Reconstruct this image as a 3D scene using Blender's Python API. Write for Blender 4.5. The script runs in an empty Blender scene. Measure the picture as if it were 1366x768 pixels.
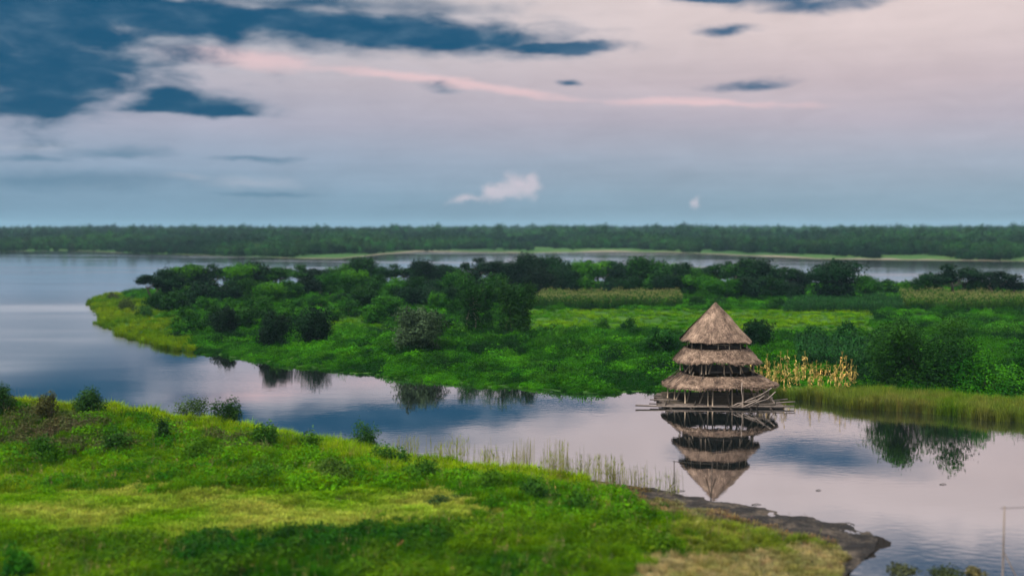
import bpy, math, random
import numpy as np
R = np.random.default_rng(11)
random.seed(11)
C = bpy.context.scene
COL = C.collection
PI = math.pi

# ------------------------------------------------------------------ camera model (used to turn measured directions into ground points)
H, F, HOR = 22.0, 1518.0, 303.0
PITCH = math.atan((384 - HOR) / F)
CP, SP = math.cos(PITCH), math.sin(PITCH)
def at(px, py, z=0.0):
    x, v = (px - 683) / F, (384 - py) / F
    dy, dz = CP + v * SP, -SP + v * CP
    t = (z - H) / dz
    return np.array([x * t, dy * t, z])
def proj(x, y, z):
    dz = z - H
    f = y * CP - dz * SP
    u = y * SP + dz * CP
    return 683 + F * x / f, 384 - F * u / f
def skydir(px, py):
    x, v = (px - 683) / F, (384 - py) / F
    dy, dz = CP + v * SP, -SP + v * CP
    return math.atan2(x, dy), math.atan2(dz, math.hypot(x, dy))
def lin(r, g, b):
    f = lambda c: (c / 255 / 12.92) if c <= 10 else ((c / 255 + .055) / 1.055) ** 2.4
    return (f(r), f(g), f(b))

# ------------------------------------------------------------------ small tools
def tag(o, label=None, cat=None, group=None, kind=None):
    if label: o['label'] = label
    if cat: o['category'] = cat
    if group: o['group'] = group
    if kind: o['kind'] = kind
    return o
def empty(name, loc, label=None, cat=None, group=None):
    o = bpy.data.objects.new(name, None); COL.objects.link(o)
    o.empty_display_size = .3
    o.location = [float(c) for c in loc]
    return tag(o, label, cat, group)
def link(name, me, mat=None, parent=None):
    o = bpy.data.objects.new(name, me)
    COL.objects.link(o)
    if mat and not me.materials: me.materials.append(mat)
    if parent: o.parent = parent
    return o
class MB:
    """collects vertices and faces (numpy chunks) with a per-vertex number 'var'"""
    def __init__(s): s.v = []; s.f3 = []; s.f4 = []; s.a = []; s.n = 0
    def add(s, v, f, a=1.0):
        v = np.asarray(v, float).reshape(-1, 3); f = np.asarray(f, int)
        (s.f4 if f.shape[1] == 4 else s.f3).append(f + s.n)
        s.v.append(v); s.n += len(v)
        s.a.append(np.full(len(v), a) if np.isscalar(a) else np.asarray(a, float))
    def tube(s, pts, rad, sides=7, a=1.0, cap=True):
        pts = np.asarray(pts, float); n = len(pts)
        rad = np.full(n, rad) if np.isscalar(rad) else np.asarray(rad, float)
        vs = []
        for i in range(n):
            d = pts[min(i + 1, n - 1)] - pts[max(i - 1, 0)]
            d /= (np.linalg.norm(d) + 1e-9)
            u = np.cross(d, [0, 0, 1.0] if abs(d[2]) < .9 else [1.0, 0, 0]); u /= np.linalg.norm(u)
            w = np.cross(d, u)
            for k in range(sides):
                t = 2 * PI * k / sides
                vs.append(pts[i] + rad[i] * (math.cos(t) * u + math.sin(t) * w))
        f = [[i * sides + k, i * sides + (k + 1) % sides, (i + 1) * sides + (k + 1) % sides, (i + 1) * sides + k]
             for i in range(n - 1) for k in range(sides)]
        base = s.n
        s.add(vs, f, a)
        if cap:
            for i in (0, n - 1):
                cidx = s.n
                s.add([pts[i]], np.zeros((0, 3), int), a)
                s.f3.append(np.array([[base + i * sides + k, base + i * sides + (k + 1) % sides, cidx] for k in range(sides)]))
    def mesh(s, name, smooth=False):
        me = bpy.data.meshes.new(name)
        V = np.concatenate(s.v); A = np.concatenate(s.a)
        f4 = np.concatenate(s.f4) if s.f4 else np.zeros((0, 4), int)
        f3 = np.concatenate(s.f3) if s.f3 else np.zeros((0, 3), int)
        me.vertices.add(len(V)); me.vertices.foreach_set('co', V.astype(np.float32).ravel())
        nl = f4.size + f3.size
        me.loops.add(nl); me.loops.foreach_set('vertex_index', np.concatenate([f4.ravel(), f3.ravel()]).astype(np.int32))
        me.polygons.add(len(f4) + len(f3))
        ls = np.concatenate([np.arange(len(f4)) * 4, f4.size + np.arange(len(f3)) * 3])
        me.polygons.foreach_set('loop_start', ls.astype(np.int32))
        me.update(calc_edges=True); me.validate()
        at_ = me.attributes.new('var', 'FLOAT', 'POINT')
        at_.data.foreach_set('value', A.astype(np.float32))
        if smooth: me.polygons.foreach_set('use_smooth', np.ones(len(me.polygons), bool))
        return me
    def leaves(s, c, nrm, size, aspect=.55, a=None, fold=.0):
        """diamond leaves: centres c, normals nrm, lengths size"""
        c = np.asarray(c); n = len(c)
        nrm = nrm / (np.linalg.norm(nrm, axis=1, keepdims=True) + 1e-9)
        r = R.normal(size=(n, 3)); t = np.cross(nrm, r); t /= (np.linalg.norm(t, axis=1, keepdims=True) + 1e-9)
        b = np.cross(nrm, t)
        L = (np.asarray(size) * np.ones(n))[:, None] * .5
        W = L * aspect
        v = np.stack([c - t * L, c + b * W + t * L * .15, c + t * L, c - b * W + t * L * .15], 1).reshape(-1, 3)
        f = (np.arange(n) * 4)[:, None] + np.arange(4)[None]
        if a is None: a = np.ones(n)
        s.add(v, f, np.repeat(a, 4))

def fbm(x, y, seed=0, octs=4, lac=2.0, gain=.5):
    """cheap smooth value noise on numpy arrays, about -1..1"""
    x = np.asarray(x, float); y = np.asarray(y, float)
    out = np.zeros(np.broadcast(x, y).shape); amp = 1.; tot = 0.
    for o in range(octs):
        xi = np.floor(x).astype(np.int64); yi = np.floor(y).astype(np.int64)
        fx = x - xi; fy = y - yi
        fx = fx * fx * (3 - 2 * fx); fy = fy * fy * (3 - 2 * fy)
        def h(a, b):
            k = (a * 374761393 + b * 668265263 + (seed + o * 17) * 2147483647) & 0xffffffff
            k = ((k ^ (k >> 13)) * 1274126177) & 0xffffffff
            return ((k ^ (k >> 16)) & 0xffff) / 32767.5 - 1
        v = (h(xi, yi) * (1 - fx) + h(xi + 1, yi) * fx) * (1 - fy) + (h(xi, yi + 1) * (1 - fx) + h(xi + 1, yi + 1) * fx) * fy
        out += v * amp; tot += amp; amp *= gain; x = x * lac + 13.7; y = y * lac + 7.3
    return out / tot * 1.5
def sm(x, a, b):
    t = np.clip((np.asarray(x, float) - a) / (b - a), 0, 1); return t * t * (3 - 2 * t)
def sdist(P, poly):
    """signed distance to a closed polygon, positive inside"""
    P = np.asarray(P, float); poly = np.asarray(poly, float)
    d = np.full(len(P), 1e9); ins = np.zeros(len(P), bool)
    n = len(poly)
    for i in range(n):
        a, b = poly[i], poly[(i + 1) % n]
        ab = b - a; t = np.clip(((P - a) @ ab) / (ab @ ab + 1e-12), 0, 1)
        d = np.minimum(d, np.hypot(*(P - (a + t[:, None] * ab)).T))
        c = ((a[1] > P[:, 1]) != (b[1] > P[:, 1]))
        with np.errstate(divide='ignore', invalid='ignore'):
            xx = (b[0] - a[0]) * (P[:, 1] - a[1]) / (b[1] - a[1]) + a[0]
        ins ^= c & (P[:, 0] < xx)
    return np.where(ins, d, -d)
def ordinal(n):
    w = ['first','second','third','fourth','fifth','sixth','seventh','eighth','ninth','tenth','eleventh','twelfth','thirteenth','fourteenth',
         'fifteenth','sixteenth','seventeenth','eighteenth','nineteenth']
    if n <= 19: return w[n - 1]
    tens = {2:'twent', 3:'thirt', 4:'fort', 5:'fift', 6:'sixt'}[n // 10]
    return tens + 'ieth' if n % 10 == 0 else tens + 'y-' + w[n % 10 - 1]

# ------------------------------------------------------------------ materials
class NT:
    def __init__(s, nt): s.t = nt; s.n = nt.nodes; s.l = nt.links
    def node(s, t, **k):
        o = s.n.new(t)
        for a, b in k.items(): setattr(o, a, b)
        return o
    def put(s, sock, v):
        if isinstance(v, bpy.types.NodeSocket): s.l.new(v, sock)
        elif v is not None:
            if hasattr(sock, 'default_value') and not isinstance(v, (int, float)) and len(v) == 3 and sock.type == 'RGBA': v = (*v, 1)
            sock.default_value = v
    def m(s, op, a, b=None, c=None, clamp=False):
        o = s.node('ShaderNodeMath', operation=op, use_clamp=clamp)
        s.put(o.inputs[0], a); s.put(o.inputs[1], b) if b is not None else None
        if c is not None: s.put(o.inputs[2], c)
        return o.outputs[0]
    def mix(s, f, a, b, blend='MIX'):
        o = s.node('ShaderNodeMix', data_type='RGBA', blend_type=blend)
        s.put(o.inputs[0], f); s.put(o.inputs[6], a); s.put(o.inputs[7], b)
        return o.outputs[2]
    def noise(s, vec, scale, detail=4, rough=.55, dist=0.0):
        o = s.node('ShaderNodeTexNoise'); s.put(o.inputs['Vector'], vec)
        o.inputs['Scale'].default_value = scale; o.inputs['Detail'].default_value = detail
        o.inputs['Roughness'].default_value = rough; o.inputs['Distortion'].default_value = dist
        return o.outputs[0]
    def mapping(s, vec, scale=(1, 1, 1), loc=(0, 0, 0)):
        o = s.node('ShaderNodeMapping'); s.put(o.inputs[0], vec)
        o.inputs['Scale'].default_value = scale; o.inputs['Location'].default_value = loc
        return o.outputs[0]
    def ramp(s, f, stops):
        o = s.node('ShaderNodeValToRGB'); s.put(o.inputs[0], f)
        e = o.color_ramp.elements
        while len(e) < len(stops): e.new(.5)
        for q, (p, c) in zip(e, stops): q.position = p; q.color = (*c, 1)
        return o.outputs[0]
    def smooth(s, x, a, b):
        o = s.node('ShaderNodeMapRange', interpolation_type='SMOOTHSTEP')
        s.put(o.inputs[0], x); s.put(o.inputs[1], a); s.put(o.inputs[2], b)
        return o.outputs[0]
def material(name):
    m = bpy.data.materials.new(name); m.use_nodes = True
    m.node_tree.nodes.clear()
    n = NT(m.node_tree); out = n.node('ShaderNodeOutputMaterial')
    return m, n, out
def leafy(name, mode, trans=.16, rough=.6):
    """leaf material. mode 'object': colour of the object; 'instancer': colour stored per scattered plant"""
    m, n, out = material(name)
    if mode == 'object':
        oi = n.node('ShaderNodeObjectInfo'); base = oi.outputs['Color']
    else:
        a = n.node('ShaderNodeAttribute', attribute_type='INSTANCER', attribute_name='tint'); base = a.outputs['Color']
    va = n.node('ShaderNodeAttribute', attribute_type='GEOMETRY', attribute_name='var')
    v = va.outputs['Fac']
    sc = n.node('ShaderNodeVectorMath', operation='SCALE'); n.put(sc.inputs[0], base); n.put(sc.inputs[3], v)
    hs = n.node('ShaderNodeHueSaturation'); n.put(hs.inputs['Color'], sc.outputs[0])
    n.put(hs.inputs['Hue'], n.m('MULTIPLY_ADD', n.m('MINIMUM', v, 1.4), -.025, .525)); hs.inputs['Saturation'].default_value = 1.12
    leafc = n.mix(n.m('GREATER_THAN', v, 3.0), hs.outputs[0], (.24, .25, .09))
    p = n.node('ShaderNodeBsdfPrincipled'); n.put(p.inputs['Base Color'], leafc)
    p.inputs['Roughness'].default_value = rough; p.inputs['Specular IOR Level'].default_value = .04
    t = n.node('ShaderNodeBsdfTranslucent'); n.put(t.inputs[0], leafc)
    mx = n.node('ShaderNodeMixShader'); mx.inputs[0].default_value = trans
    n.l.new(p.outputs[0], mx.inputs[1]); n.l.new(t.outputs[0], mx.inputs[2]); n.l.new(mx.outputs[0], out.inputs[0])
    return m
LEAF = leafy('leaf_material', 'object')
PLANT = leafy('ground_plant_material', 'instancer', .32)

def wood(name, c1, c2, scale=3.0):
    m, n, out = material(name)
    tc = n.node('ShaderNodeTexCoord').outputs['Object']
    f = n.noise(n.mapping(tc, (1, 1, .25)), scale, 5, .6)
    va = n.node('ShaderNodeAttribute', attribute_type='GEOMETRY', attribute_name='var').outputs['Fac']
    c = n.ramp(f, [(.3, c1), (.7, c2)])
    sc = n.node('ShaderNodeVectorMath', operation='SCALE'); n.put(sc.inputs[0], c); n.put(sc.inputs[3], va)
    p = n.node('ShaderNodeBsdfPrincipled'); n.put(p.inputs['Base Color'], sc.outputs[0]); p.inputs['Roughness'].default_value = .85
    p.inputs['Specular IOR Level'].default_value = .2
    b = n.node('ShaderNodeBump'); b.inputs['Strength'].default_value = .4; b.inputs['Distance'].default_value = .02
    n.put(b.inputs['Height'], f); n.l.new(b.outputs[0], p.inputs['Normal'])
    n.l.new(p.outputs[0], out.inputs[0]); return m
BARK = wood('bark', (.05, .04, .03), (.13, .11, .085))
PALE_BARK = wood('pale_bark', (.22, .19, .15), (.36, .32, .26))
POLE = wood('weathered_pole', (.16, .125, .09), (.36, .29, .21), 2.0)
GREYPOLE = wood('grey_weathered_pole', (.12, .10, .085), (.24, .20, .17), 2.0)
DARKPOLE = wood('dark_wet_wood', (.025, .022, .02), (.07, .06, .05), 2.0)

def thatch():
    m, n, out = material('palm_thatch')
    va = n.node('ShaderNodeAttribute', attribute_type='GEOMETRY', attribute_name='var').outputs['Fac']
    tc = n.node('ShaderNodeTexCoord').outputs['Object']
    f = n.noise(tc, .9, 5, .6); g = n.noise(n.mapping(tc, (4, 4, 1.2)), 2.5, 4, .6)
    c = n.ramp(n.m('ADD', n.m('MULTIPLY', f, .55), n.m('MULTIPLY', g, .45)), [(.38, (.055, .038, .031)), (.5, (.18, .128, .095)), (.63, (.33, .245, .182))])
    sc = n.node('ShaderNodeVectorMath', operation='SCALE'); n.put(sc.inputs[0], c); n.put(sc.inputs[3], va)
    p = n.node('ShaderNodeBsdfPrincipled'); n.put(p.inputs['Base Color'], sc.outputs[0]); p.inputs['Roughness'].default_value = .9
    p.inputs['Specular IOR Level'].default_value = .15
    n.l.new(p.outputs[0], out.inputs[0]); return m
THATCH = thatch()

def ground(name, a, b, c, scale=.25, wet=False):
    m, n, out = material(name)
    tc = n.node('ShaderNodeTexCoord').outputs['Object']
    f = n.noise(tc, scale, 6, .62); g = n.noise(tc, scale * 14, 4, .6)
    h = n.m('ADD', n.m('MULTIPLY', f, .6), n.m('MULTIPLY', g, .4))
    col = n.ramp(h, [(.36, a), (.5, b), (.62, c)])
    if wet:      # bare wet margin just above the water
        sz = n.node('ShaderNodeSeparateXYZ'); n.put(sz.inputs[0], tc)
        col = n.mix(n.smooth(n.m('ADD', sz.outputs[2], n.m('MULTIPLY', g, .3)), .35, .62), (.014, .013, .012), col)
    p = n.node('ShaderNodeBsdfPrincipled'); n.put(p.inputs['Base Color'], col); p.inputs['Roughness'].default_value = .95
    p.inputs['Specular IOR Level'].default_value = .03
    bm = n.node('ShaderNodeBump'); bm.inputs['Strength'].default_value = .8; bm.inputs['Distance'].default_value = .25
    n.put(bm.inputs['Height'], g); n.l.new(bm.outputs[0], p.inputs['Normal'])
    n.l.new(p.outputs[0], out.inputs[0]); return m
SOIL = ground('grassy_soil', (.035, .055, .012), (.06, .085, .02), (.10, .11, .035), wet=True)
HERB_SOIL = ground('green_herb_soil', (.012, .04, .008), (.025, .075, .012), (.05, .11, .02))
FAR_SOIL = ground('far_green_land', (.015, .045, .015), (.03, .08, .02), (.07, .12, .035), .008)
def mud():
    m, n, out = material('wet_mud')
    tc = n.node('ShaderNodeTexCoord').outputs['Object']
    f = n.noise(tc, .5, 6, .65); g = n.noise(tc, 5, 5, .65)
    col = n.ramp(n.m('ADD', n.m('MULTIPLY', f, .6), n.m('MULTIPLY', g, .4)), [(.42, (.006, .006, .006)), (.50, (.014, .013, .012)), (.60, (.075, .062, .048))])
    p = n.node('ShaderNodeBsdfPrincipled'); n.put(p.inputs['Base Color'], col)
    n.put(p.inputs['Roughness'], n.m('MULTIPLY_ADD', f, .5, .5)); p.inputs['Specular IOR Level'].default_value = .12
    bm = n.node('ShaderNodeBump'); bm.inputs['Strength'].default_value = .9; bm.inputs['Distance'].default_value = .15
    n.put(bm.inputs['Height'], g); n.l.new(bm.outputs[0], p.inputs['Normal'])
    n.l.new(p.outputs[0], out.inputs[0]); return m
MUD = mud()
def flat(name, c, rough=.9):
    m, n, out = material(name)
    tc = n.node('ShaderNodeTexCoord').outputs['Object']
    f = n.noise(tc, .03, 6, .6)
    col = n.mix(f, [k * .7 for k in c], [k * 1.25 for k in c])
    p = n.node('ShaderNodeBsdfPrincipled'); n.put(p.inputs['Base Color'], col); p.inputs['Roughness'].default_value = rough
    n.l.new(p.outputs[0], out.inputs[0]); return m
SAND = flat('pale_sand', (.13, .115, .075))
def water():
    m, n, out = material('still_lake_water')
    tc = n.node('ShaderNodeTexCoord').outputs['Object']
    ruf = n.smooth(n.noise(n.mapping(tc, (.006, .022, 1)), 1.0, 4, .55), .46, .66)      # wind-ruffled lanes
    n1 = n.noise(n.mapping(tc, (.9, 1.6, 1)), 1.0, 3, .5)
    n2 = n.noise(n.mapping(tc, (.16, .3, 1)), 1.0, 3, .5)
    sy = n.node('ShaderNodeSeparateXYZ'); n.put(sy.inputs[0], tc)
    farw = n.smooth(sy.outputs[1], 290, 430)
    openw = n.m('MULTIPLY', n.smooth(sy.outputs[0], -48, -85), n.smooth(sy.outputs[1], 120, 175))     # open water left of the sheltered channel
    hgt = n.m('ADD', n.m('MULTIPLY', n1, n.m('MULTIPLY_ADD', ruf, .010, .0018)), n.m('MULTIPLY', n2, .004))
    b = n.node('ShaderNodeBump'); b.inputs['Strength'].default_value = 1.0; b.inputs['Distance'].default_value = 1.0
    n.put(b.inputs['Height'], hgt)
    fr = n.node('ShaderNodeFresnel'); fr.inputs['IOR'].default_value = 1.33
    fac = n.m('POWER', fr.outputs[0], .31)
    d = n.node('ShaderNodeBsdfDiffuse'); n.put(d.inputs[0], (.007, .010, .010))
    g = n.node('ShaderNodeBsdfGlossy'); n.put(g.inputs[0], (.97, .96, .98)); n.put(g.inputs['Roughness'], n.m('ADD', n.m('ADD', n.m('MULTIPLY_ADD', ruf, .05, .014), n.m('MULTIPLY', n.m('MULTIPLY', openw, n.m('SUBTRACT', 1.0, farw)), .2)), n.m('MULTIPLY', farw, n.m('MULTIPLY_ADD', ruf, .03, .055))))
    n.l.new(b.outputs[0], g.inputs['Normal'])
    mx = n.node('ShaderNodeMixShader'); n.l.new(fac, mx.inputs[0]); n.l.new(d.outputs[0], mx.inputs[1]); n.l.new(g.outputs[0], mx.inputs[2])
    n.l.new(mx.outputs[0], out.inputs[0]); return m
WATER = water()

# ------------------------------------------------------------------ sky and light
SUN_EL, SUN_AZ = math.radians(56), math.radians(238)     # azimuth clockwise from +Y: behind the camera, a little to the left
def world():
    w = bpy.data.worlds.new('World'); C.world = w; w.use_nodes = True
    w.node_tree.nodes.clear(); n = NT(w.node_tree)
    out = n.node('ShaderNodeOutputWorld'); bg = n.node('ShaderNodeBackground'); n.l.new(bg.outputs[0], out.inputs[0])
    ST = .1; bg.inputs['Strength'].default_value = ST
    tc = n.node('ShaderNodeTexCoord').outputs['Generated']
    sx = n.node('ShaderNodeSeparateXYZ'); n.put(sx.inputs[0], tc); x, y, z = sx.outputs
    az = n.m('ARCTAN2', x, y)
    el = n.m('ARCSINE', z)
    cv = n.node('ShaderNodeCombineXYZ'); n.put(cv.inputs[0], az); n.put(cv.inputs[1], el)
    uv = cv.outputs[0]
    wn1 = n.noise(n.mapping(uv, (9, 26, 1)), 1.0, 5, .6)
    wn2 = n.noise(n.mapping(uv, (9, 26, 1), (5.2, 1.3, 0)), 1.0, 5, .6)
    fine = n.noise(n.mapping(uv, (22, 66, 1)), 1.0, 6, .54, .3)
    streak = n.noise(n.mapping(uv, (3.5, 42, 1), (1.1, 4.2, 0)), 1.0, 5, .55)
    U = n.m('ADD', az, n.m('MULTIPLY_ADD', wn1, .05, -.025))
    V = n.m('ADD', el, n.m('MULTIPLY_ADD', wn2, .022, -.011))
    # high thin cloud, colour by height above the horizon
    def e(py): return skydir(683, py)[1]
    top = e(-260)
    L = lambda *c: lin(*c)
    stops = [(303, L(110, 136, 153)), (262, L(124, 146, 163)), (215, L(145, 155, 171)), (165, L(164, 159, 171)), (115, L(179, 167, 173)), (60, L(193, 180, 181)), (0, L(202, 188, 187)), (-110, L(218, 207, 207)), (-260, L(226, 219, 220))]
    base = n.ramp(n.m('DIVIDE', n.m('ADD', el, n.m('MULTIPLY_ADD', streak, .018, -.009)), top), [(max(0, e(p) / top), c) for p, c in stops])
    # left third of the sky is bluer and dimmer, right a little brighter
    side = n.smooth(az, -.42, .30)
    base = n.mix(side, n.mix(1.0, base, (.80, .90, .97), 'MULTIPLY'), n.mix(1.0, base, (1.03, 1.0, .99), 'MULTIPLY'))
    mott = n.noise(n.mapping(uv, (14, 34, 1), (2.2, 7.1, 0)), 1.0, 6, .6, .6)
    stv = n.m('ADD', n.m('MULTIPLY_ADD', streak, .22, .78), n.m('MULTIPLY', mott, .24))
    sv = n.node('ShaderNodeVectorMath', operation='SCALE'); n.put(sv.inputs[0], base); n.put(sv.inputs[3], stv)
    col = sv.outputs[0]
    # unseen sky shaped for the lighting: brightened overhead, dimmed behind the camera
    up = n.smooth(el, .32, .85)
    col = n.mix(up, col, (1.45, 1.36, 1.34))
    back = n.m('MULTIPLY', n.smooth(y, .3, -.5), n.smooth(el, .75, .35))
    col = n.mix(back, col, (.42, .43, .48))
    def blob(px, py, w, hu, hd, k=0.0, soft=.5, amp=1.2, uu=U, vv=V, gain=1.0):
        u0, v0 = skydir(px, py); a = w / 2 / F
        du = n.m('SUBTRACT', uu, u0); dv = n.m('SUBTRACT', vv, v0)
        if k: dv = n.m('SUBTRACT', dv, n.m('MULTIPLY', du, k))
        q = n.m('MAXIMUM', n.m('MULTIPLY', dv, F / hu), n.m('MULTIPLY', dv, -F / hd))
        p = n.m('MULTIPLY', du, 1 / a)
        r = n.m('SQRT', n.m('ADD', n.m('MULTIPLY', p, p), n.m('MULTIPLY', q, q)))
        f = n.m('ADD', n.m('SUBTRACT', 1.0, r), n.m('MULTIPLY_ADD', fine, amp, -amp * .5))
        o = n.smooth(f, 0.0, soft)
        return n.m('MULTIPLY', o, gain) if gain != 1 else o
    # pale rosy streaks first
    for a in ((330, 76, 330, 13, 17, -.05, .9, .8), (600, 112, 560, 9, 8, -.12, .9, .8), (930, 138, 420, 8, 7, -.04, 1., .8)):
        b = blob(*a); col = n.mix(n.m('MULTIPLY', b, .75), col, lin(214, 182, 184))
    puff = n.noise(n.mapping(uv, (60, 75, 1)), 1.0, 5, .55)
    for a in ((708, 249, 40, 25, 20, .0, .7, .5), (684, 250, 54, 24, 20, 0, .8, .6), (660, 258, 52, 18, 13, .05, .9, .6), (622, 267, 84, 11, 9, .12, 1.1, .8), (930, 273, 16, 14, 10, .3, 1.2, 1.)):
        b = blob(*a, uu=n.m('ADD', az, n.m('MULTIPLY_ADD', puff, .022, -.011)), vv=n.m('ADD', el, n.m('MULTIPLY_ADD', puff, -.016, .008)))
        col = n.mix(n.m('MULTIPLY', b, n.m('MULTIPLY_ADD', puff, .5, .4)), col, lin(196, 184, 192))
    for a in ((330, 243, 190, 12, 12, 0, 1., 1.), (240, 236, 80, 7, 6, 0, 1., 1.), (40, 195, 150, 10, 6, 0, 1., 1.)):
        b = blob(*a); col = n.mix(n.m('MULTIPLY', b, .5), col, lin(160, 166, 180))
    # soft low bands, left
    for a in ((90, 240, 480, 20, 20, 0, 1.1, .9), (160, 206, 180, 13, 9, 0, 1., 1.), (345, 213, 150, 6, 5, 0, .9, 1.), (360, 259, 230, 5, 5, 0, 1., .9), (40, 212, 180, 8, 6, 0, 1., 1.)):
        b = blob(*a); col = n.mix(n.m('MULTIPLY', b, .72), col, lin(80, 114, 138))
    # dark blue-grey clouds
    dark = None
    for a in ((-60, -20, 800, 190, 196, 0, .55, .95), (80, 95, 330, 90, 76, .12, .6, 1.0), (40, 140, 230, 50, 22, 0, .6, 1.0),
              (250, 18, 940, 34, 58, -.03, .65, .8), (520, 44, 720, 42, 33, -.05, .65, .8), (740, 60, 260, 11, 13, -.01, .6, .8), (420, 4, 760, 30, 26, -.03, 1.1, .9),
              (250, 150, 270, 44, 10, 0, .7, 1.1), (225, 132, 140, 28, 22, 0, .8, 1.2), (300, 150, 130, 6, 5, 0, .7, .9),
              (1090, 8, 270, 40, 15, 0, 1.1, 1.5), (950, -2, 130, 10, 7, 0, .7, .9), (975, 43, 118, 12, 8, .03, 1.1, 1.5), (1005, 113, 140, 13, 9, .06, 1.1, 1.5), (758, 110, 44, 7, 6, 0, 1.1, 1.5), (590, 120, 84, 10, 7, -.12, 1.9, 1.7), (578, 114, 40, 6, 5, .2, 1.9, 1.7),
              (1080, -12, 420, 30, 26, 0, .9, .8),
              (1330, -190, 900, 70, 82, .05, .9, .8), (420, -120, 900, 90, 60, 0, .9, .8)):
        b = blob(*a); dark = b if dark is None else n.m('MAXIMUM', dark, b)
    thick = n.m('MULTIPLY', dark, n.smooth(n.m('ADD', n.m('MULTIPLY', wn1, .6), n.m('MULTIPLY', fine, .4)), .16, .56))
    dcol = n.mix(thick, lin(88, 116, 138), lin(14, 72, 104))
    right = n.smooth(az, -.02, .12)
    dcol = n.mix(n.m('MULTIPLY', right, .55), dcol, lin(80, 103, 130))
    col = n.mix(dark, col, dcol)
    # clear sky behind the cloud deck
    sk = n.node('ShaderNodeTexSky', sky_type='NISHITA'); sk.sun_disc = False
    sk.sun_elevation = SUN_EL; sk.sun_rotation = SUN_AZ
    sc = n.node('ShaderNodeVectorMath', operation='SCALE'); n.put(sc.inputs[0], col); sc.inputs[3].default_value = 1 / ST
    fin = n.mix(.98, sk.outputs[0], sc.outputs[0])
    n.l.new(fin, bg.inputs[0])
    w.cycles.sampling_method = 'MANUAL'; w.cycles.sample_map_resolution = 1024
    s = bpy.data.lights.new('sun', 'SUN'); s.energy = 3.9; s.angle = math.radians(22); s.color = (1, .90, .80)
    so = bpy.data.objects.new('sun', s); COL.objects.link(so)
    d = np.array([math.sin(SUN_AZ) * math.cos(SUN_EL), math.cos(SUN_AZ) * math.cos(SUN_EL), math.sin(SUN_EL)])
    from mathutils import Vector
    so.rotation_euler = Vector(d).to_track_quat('Z', 'Y').to_euler()
world()

# ------------------------------------------------------------------ terrain
def pxy(lst): return np.array([at(*p)[:2] for p in lst])
near_shore_px = [(-420, 576), (-100, 576), (0, 577), (200, 583), (400, 592), (520, 606), (640, 624), (780, 641), (850, 651), (900, 662), (950, 672), (1000, 680), (1060, 689), (1115, 701), (1150, 714), (1163, 728), (1158, 742), (1140, 758), (1146, 782), (1260, 800), (1420, 822), (1700, 850)]
def wobble(P, step, amp, seed):
    out = []
    for a, c in zip(P[:-1], P[1:]):
        k = max(1, int(np.hypot(*(c - a)) / step)); out += [a + (c - a) * t for t in np.arange(k) / k]
    out = np.array(out + [P[-1]]); q = np.arange(len(out)) * step
    return out + amp * np.stack([fbm(q / 6, q * 0, seed, 3), fbm(q / 6, q * 0 + 5, seed + 1, 3)], 1)
NEAR = np.concatenate([wobble(pxy(near_shore_px), 1.0, .75, 90), [[75, 45], [80, -40], [-160, -40], [-160, 90]]])
pen_px = [(119, 402), (121, 414), (132, 430), (158, 449), (190, 458), (226, 466), (262, 472), (330, 480), (420, 493), (480, 501), (560, 509), (650, 516), (760, 523), (870, 523), (950, 525), (1040, 529), (1090, 534), (1150, 543), (1250, 551), (1366, 559), (1500, 566), (1750, 575)]
PEN = np.concatenate([wobble(pxy(pen_px), 1.5, 1.3, 80), pxy([(1750, 380), (1366, 380), (900, 380), (600, 381), (400, 383), (260, 386), (180, 388), (140, 393)])])
far_px = [(-500, 335), (0, 335.5), (100, 334.5), (183, 338), (256, 340), (385, 344), (450, 345), (500, 340), (560, 335.5), (706, 337), (816, 335.5), (900, 336.5), (1000, 341), (1088, 345), (1190, 346.5), (1366, 348), (1900, 352)]
FARL = pxy(far_px)

def h_near(x, y, s=None):
    P = np.stack([x, y], 1)
    if s is None: s = sdist(P, NEAR)
    rough = sm(s, 1, 8)
    levee = 3.3 * np.clip((-11 - x) / 38, 0, 1.25) ** .8 * sm(s, 0, 6) * (1 - sm(s, 9, 25))
    h = np.where(s > 0, .05 * np.minimum(s, 5) + 1.35 * sm(s, 2, 15), -.12 * np.minimum(-s, 6))
    mudx = sm(x, 8, 20) * sm(60 + x, 60, 66)
    h = np.where(s > 0, h * (1 - mudx) + mudx * (.045 * np.minimum(s, 8) + 1.1 * sm(s, 7, 20)), h)
    h = h + mudx * sm(s, -3, -.5) * (1 - sm(s, 7, 10)) * (.15 * fbm(x / 2.4, y / 2.4, 5) + .07 * fbm(x / .9, y / .9, 6) + .02)
    return h + levee + rough * (.30 * fbm(x / 7, y / 7, 3) + (.12 + .30 * sm(s, 3, 9) * (1 - sm(s, 20, 30))) * fbm(x / 3.0, y / 3.0, 4))
def h_pen(x, y, s=None):
    P = np.stack([x, y], 1)
    if s is None: s = sdist(P, PEN)
    h = np.where(s > 0, .02 * np.minimum(s, 6) + .8 * sm(s, 4, 30), -.12 * np.minimum(-s, 6))
    return h + sm(s, 2, 14) * (.5 * fbm(x / 14, y / 14, 8) + .55 * fbm(x / 5, y / 5, 9))
def far_s(x, y):
    ang = x / y
    fa = FARL[:, 0] / FARL[:, 1]
    return y - np.interp(ang, fa, FARL[:, 1])
def h_far(x, y):
    s = far_s(x, y)
    return np.where(s > 0, 1.5 * sm(s, 0, 60) + 3 * sm(s, 100, 900), np.maximum(s * .03, -.8))

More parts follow.
